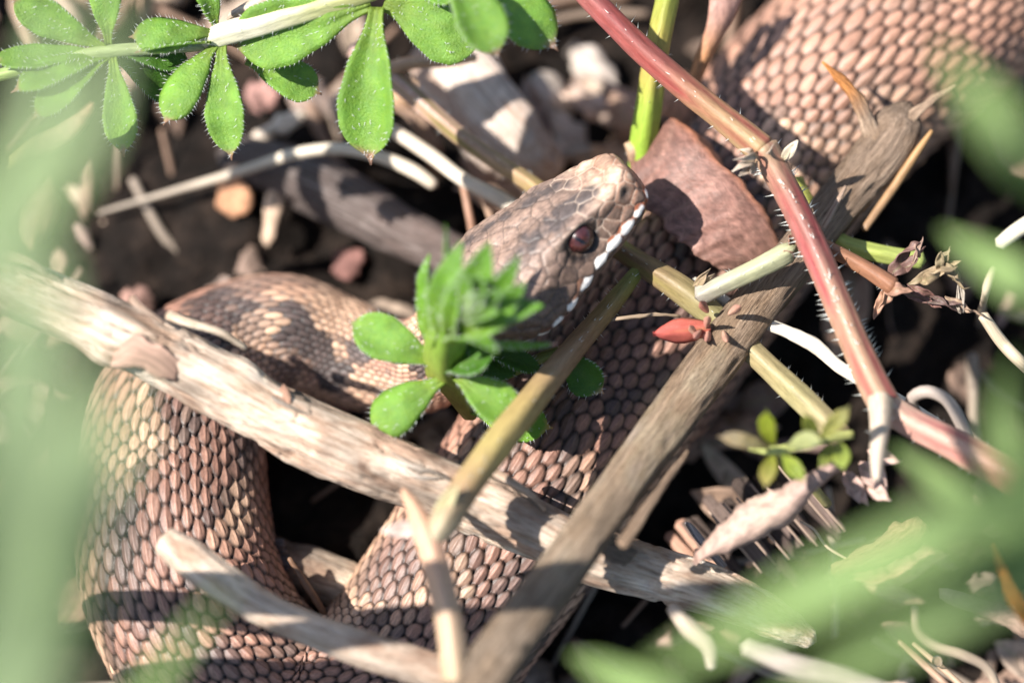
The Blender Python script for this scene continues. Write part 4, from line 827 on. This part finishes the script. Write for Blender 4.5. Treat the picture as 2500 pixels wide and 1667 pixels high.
# ------------------------------------------------------------------ tall grass blades close to the lens, rooted beside the snake
def root_at(px, py):
    w = W0
    for _ in range(4):
        p = P(px, py, w); w = (Z0 - p[1] * CT) / ST - 1.5
    return P(px, py, w)
def blade(rows, label, width, cols, root, hint=(0, 0, 1), flat=True):
    """rows (px,py,w) from the tip back, then down to the root (px,py) on the ground; width mm at the middle."""
    pts = [P(*r) for r in rows] + [root_at(*root)]
    nt, na = 70, 9; c = spline(pts, nt); T = unit(np.gradient(c, axis=0)); S_ = unit(np.cross(np.broadcast_to(np.asarray(hint, float), T.shape), T)); N = np.cross(T, S_)
    t = np.linspace(0, 1, nt)[:, None]; a = np.linspace(-1, 1, na)[None]
    hw = width / 2 * np.interp(t, [0, .12, .35, .55, .75, 1], [.06, .6, 1, .8, .38, .2]); seed = R_.randint(500)
    x = a * hw; z = .28 * np.abs(x) * np.abs(a) + .05 * width * fbm(bstack([t * 9 + 0 * a, a + 0 * t, 0 * t + 0 * a + seed], -1), seed, 2)
    V = c[:, None] + S_[:, None] * x[..., None] + N[:, None] * z[..., None]
    L = np.linalg.norm(np.diff(c, axis=0), axis=1).sum(); st = bstack([t * L + seed + 0 * a, x, 0 * x], -1)
    C = grad(cols, t + 0 * a) * (1 + .2 * fbm(st * np.array([.05, 1.6, 1]), seed, 3))[..., None]
    nr = sheet_normals(V); nr = nr * np.sign((nr * N[:, None]).sum(-1).mean())
    VV, q, CC, SS = solid(V, nr, .25, C, st)
    return mk('grass_blade', VV, q, M['blade_green'], col=np.clip(CC, 0, 1), st=SS, label=label, cat='grass blade', group='tall grass blades around the snake')
BG = ((.26, .36, .22), (.25, .35, .21), (.20, .30, .16))
BL = ((.26, .39, .17), (.25, .38, .16), (.20, .32, .11))
blade([(330, 860, 150), (255, 1050, 160), (190, 1300, 165), (-80, 1800, 150), (-500, 2400, 90)], 'broad grey-green grass blade over the outer coil, bending back', 13.5, BG, (-900, 2800))
blade([(-10, 330, 165), (50, 650, 175), (40, 1150, 175), (-60, 1750, 150), (-300, 2400, 90)], 'long grey-green grass blade hanging outside the coil', 14, BG, (-700, 2900))
blade([(560, 1440, 110), (450, 1570, 112), (320, 1750, 105), (150, 2100, 70)], 'low green grass blade arching over the bottom of the coil', 5, BL, (0, 2500))
blade([(300, -60, 140), (255, 150, 148), (195, 340, 150), (40, 520, 140), (-220, 760, 115), (-480, 1300, 65)], 'pale grass blade veiling the shaded leaf whorl', 8, BG, (-560, 1700))
blade([(120, -60, 130), (100, 180, 140), (30, 400, 140), (-140, 620, 125), (-380, 1000, 90)], 'soft green grass blade hanging over the torn leaf', 8, BG, (-600, 1500))
blade([(1560, 1650, 115), (1850, 1510, 130), (2150, 1370, 135), (2450, 1230, 130), (2900, 1060, 95)], 'bright green grass blade slanting over the dark hollow', 7.5, BL, (3500, 1000))
blade([(1850, 1740, 110), (2150, 1590, 125), (2450, 1430, 125), (2900, 1230, 90)], 'bright green grass blade low over the dewdrop straws', 6.0, BL, (3500, 1250))
blade([(2290, 110, 110), (2410, 260, 125), (2540, 400, 120), (2900, 540, 80)], 'pale green grass blade over the far coil of the snake', 7, BL, (3400, 650))
blade([(2300, 560, 75), (2420, 640, 90), (2560, 720, 90), (2950, 800, 50)], 'mid-green grass blade beside the dried flower', 6, BL, (3400, 900))
blade([(2480, 860, 85), (2450, 1020, 100), (2510, 1180, 100), (2750, 1400, 60)], 'short green grass blade beyond the end of the red stem', 5, BL, (3100, 1600))
blade([(1390, 1600, 60), (1500, 1650, 85), (1700, 1740, 85), (2000, 1900, 50)], 'small green grass blade under the dead stalk', 4.0, BL, (2300, 2100))
blade([(2180, 1090, 60), (2330, 1200, 80), (2500, 1330, 80), (2850, 1500, 45)], 'narrow green grass blade beside the withered leaves', 4.0, BL, (3200, 1700))
blade([(2420, 1330, 20), (2450, 1400, 23), (2490, 1480, 23), (2600, 1600, 7)], 'orange-yellow dying grass blade', 2.4, ((.55, .28, .06), (.5, .26, .06), (.4, .24, .08)), (2750, 1750))

# dewdrop
def dew():
    n1, n2 = 24, 32; th = np.linspace(0, math.pi, n1)[:, None]; ph = np.linspace(0, 2 * math.pi, n2, endpoint=False)[None]
    d = bstack([np.sin(th) * np.cos(ph), np.cos(th) * 1.12 + 0 * ph, np.sin(th) * np.sin(ph)], -1); d = d * (1 - .10 * d[..., 1:2])
    mk('dewdrop', (P(2288, 1612, 4.9) + d * .62).reshape(-1, 3), gridq(n1, n2, True), M['dew'], label='round clear dewdrop hanging on a dry straw', cat='dewdrop')
dew()

# ------------------------------------------------------------------ litter on the soil, each piece its own object
def ground_w(px, py):
    p = root_at(px, py); return p[2] + 1.5
def chip(px, py, L, W, ang, h, col, label, name='wood_chip', cat='wood chip', group=None, mat='litter', tilt=.3, thick=.35):
    """angular flake: bevelled slab with broken ends."""
    w = ground_w(px, py) + h; c = P(px, py, w); nt, na = 14, 8
    e1 = np.array([math.cos(ang), math.sin(ang), R_.uniform(-tilt, tilt)]); e1 = unit(e1); n = unit(np.array([R_.uniform(-tilt, tilt), R_.uniform(-tilt, tilt) + .2, 1])); s_ = unit(np.cross(n, e1)); n = np.cross(e1, s_)
    t = np.linspace(-1, 1, nt)[:, None]; a = np.linspace(-1, 1, na)[None]; seed = R_.randint(900)
    hw = W / 2 * np.interp(np.abs(t), [0, .6, .9, 1], [1, .9, .6, .35]) * (1 + .3 * vn(bstack([t * 2.1 + seed, np.sign(t), 0 * t], -1)))
    x = t * L / 2 * (1 + .18 * vn(bstack([a * 2.3 + seed, 0 * a, 0 * a], -1))) + 0 * a; y = a * hw + 0 * t
    st = bstack([x + seed, y, 0 * x], -1); z = .18 * W * (1 - a ** 2) + .10 * W * fbm(st / (W * .5), seed, 3)
    V = c + e1 * x[..., None] + s_ * y[..., None] + n * z[..., None]
    C = np.asarray(col) * (1 + .35 * fbm(st / 1.5, seed, 3))[..., None]
    nr = sheet_normals(V); nr = nr * np.sign((nr * n).sum(-1).mean())
    VV, q, CC, SS = solid(V, nr, W * thick, C, st)
    return mk(name, VV, q, M[mat], col=np.clip(CC, .005, 1), st=SS, label=label, cat=cat, group=group)
for px, py, L, W, a, h, c, lb in [(1345, 250, 8, 4.5, -1.2, 3, (.5, .42, .35), 'rounded beige wood chip behind the snake head'), (1395, 340, 7, 4.5, -.9, 3, (.48, .4, .33), 'beige wood chip touching the grey chunk'),
                                  (1450, 165, 8, 4, -.7, 3, (.42, .36, .31), 'smooth greyish chip near the green stalk'), (1460, 265, 9, 3.2, -.5, 4, (.46, .34, .27), 'narrow pinkish wood chip near the green stalk'),
                                  (570, 480, 4.5, 5, .5, 6, (.40, .21, .12), 'round orange-brown bark flake in the hollow'), (665, 520, 8, 2.2, 1.4, 7, (.5, .36, .26), 'upright tan splinter beside the orange flake'),
                                  (640, 235, 4, 3.8, .2, 5, (.34, .19, .16), 'pinkish-red bark crumb below the leaf whorl'), (680, 310, 7, 2.5, .45, 8, (.5, .42, .34), 'bright cream chip above the arching straw'),
                                  (850, 640, 4.4, 4, .6, 3, (.20, .10, .085), 'dull red crumb deep in the hollow'), (340, 740, 4, 4.5, .6, 4, (.24, .14, .11), 'dull brown crumb beyond the weathered stick'), (600, 640, 4.5, 5, 1, 3, (.2, .14, .11), 'dark brown crumb above the snake arch'),
                                  (1000, 230, 7, 3, .3, 6, (.5, .32, .2), 'orange-tan flake under the pink stem'), (1320, 400, 5, 4.5, .3, 5, (.62, .6, .6), 'lumpy grey-white bark crumb beside the snake brow'), (760, 250, 6, 5, 2, 4, (.32, .24, .2), 'grey-brown flake between the leaf whorls')]:
    chip(px, py, L, W, a, h, c, lb, tilt=.25, thick=.5)
CC_ = [(.30, .20, .15), (.42, .30, .22), (.24, .17, .13), (.5, .38, .29), (.36, .24, .2), (.18, .12, .09), (.46, .34, .28)]
BP = spline(np.array([[a, b, 0, r] for a, b, w, r in BODY], float), 300)
MARKS = [(1400, 560, 'the snake head'), (700, 800, 'the arched neck'), (420, 1200, 'the outer coil'), (1450, 1000, 'the middle coil'), (2000, 200, 'the far coil'), (500, 100, 'the leafy bedstraw'), (200, 200, 'the veiled whorl'), (850, 480, 'the dark branch'), (1200, 270, 'the grey wood chunk'),
         (1600, 150, 'the green stalk'), (1700, 500, 'the curled leaf'), (2200, 680, 'the dried flower'), (2350, 1080, 'the red stem end'), (1850, 1250, 'the bark bundle'), (2300, 1580, 'the dewdrop'), (1750, 1450, 'the weathered stick end'), (100, 700, 'the weathered stick'), (800, 1420, 'the broken branch'),
         (1900, 1080, 'the yellow seedling'), (2200, 400, 'the forked stalk tip'), (1500, 1600, 'the dead stalk foot'), (100, 1500, 'the grey-green blades'), (2450, 800, 'the stout straw')]
def near(px, py):
    m = sorted(MARKS, key=lambda m: (m[0] - px) ** 2 + (m[1] - py) ** 2); return m[0][2] + ' and ' + m[1][2]
def tone(c):
    v = float(np.mean(c)); return 'dark brown' if v < .17 else 'brown' if v < .25 else 'tan' if v < .35 else 'pale beige'
def free_of_snake(px, py): return (np.hypot(BP[:, 0] - px, BP[:, 1] - py) > BP[:, 3] * .85).all()
def free(px, py):
    """keep the deep dark pockets dark"""
    return not ((300 < px < 1150 and 470 < py < 760) or (620 < px < 1000 and 1090 < py < 1420) or (1950 < px < 2330 and 640 < py < 1330))
n_ = 0
while n_ < 100:
    px, py = R_.uniform(-120, 2620), R_.uniform(-120, 1780)
    if not free_of_snake(px, py): continue
    if not free(px, py) and R_.rand() < .8: continue
    c = np.array(CC_[R_.randint(len(CC_))]) * R_.uniform(.55, 1.05)
    L_ = R_.uniform(3, 9)
    chip(px, py, L_, R_.uniform(1.5, 4.5), R_.uniform(0, 3.14), R_.uniform(.3, 3.0), c, ('long ' if L_ > 6 else 'short ') + tone(c) + ' wood chip between ' + near(px, py), group='wood chips scattered on the soil', tilt=.5); n_ += 1
n_ = 0
while n_ < 50:
    px, py = R_.uniform(-120, 2620), R_.uniform(-120, 1780)
    if not free_of_snake(px, py): continue
    if not free(px, py) and R_.rand() < .8: continue
    w = ground_w(px, py) + R_.uniform(1, 5); a = R_.uniform(0, 3.14); L = R_.uniform(120, 520); dx, dy = math.cos(a) * L / 2, math.sin(a) * L / 2; r = R_.uniform(6, 18); b_ = R_.uniform(-30, 30)
    c = np.array([(.42, .33, .25), (.5, .4, .31), (.30, .19, .13), (.36, .26, .19)][R_.randint(4)]) * R_.uniform(.6, 1.0)
    tube('dry_twig', [(px - dx, py - dy, w + R_.uniform(-2, 2), r), (px + b_, py - b_, w + R_.uniform(0, 1), r * 1.1), (px + dx, py + dy, w + R_.uniform(-2, 2), r * .8)], M['straw'], nseg=8, step=1.2, cols=(c, c * .8), disp=knobbly(.15, n_),
         label=('thick ' if r > 12 else 'thin ') + tone(c) + ' dry twig between ' + near(px, py), cat='twig', group='dry twigs in the litter'); n_ += 1
n_ = 0
while n_ < 46:
    px, py = R_.uniform(-120, 2620), R_.uniform(-120, 1780)
    if not free_of_snake(px, py): continue
    if not free(px, py) and R_.rand() < .85: continue
    w = ground_w(px, py) + R_.uniform(1, 5); a = R_.uniform(0, 6.28); L = R_.uniform(120, 300); c = np.array([(.36, .22, .15), (.42, .28, .2), (.3, .19, .14), (.48, .36, .27)][R_.randint(4)]) * R_.uniform(.7, 1.1)
    leaf((px, py, w), (px + math.cos(a) * L, py + math.sin(a) * L, w + R_.uniform(-2, 3)), R_.uniform(50, 130), M['dead_leaf'], None, 'dead_leaf', 'dead', n=(R_.uniform(-.6, .6), R_.uniform(-.4, .6), 1), cols=(c, c * 1.2), hairs=False, bend=R_.uniform(-1, 3), twist=R_.uniform(-1.5, 1.5),
         curl=R_.uniform(-2, 3), cup=R_.uniform(-.3, .4), wob=.12, th=.15, na=9, nt=20, label=('large ' if L > 210 else 'small ') + tone(c) + ' dead leaf between ' + near(px, py), cat='dead leaf', group='dead leaves in the litter'); n_ += 1
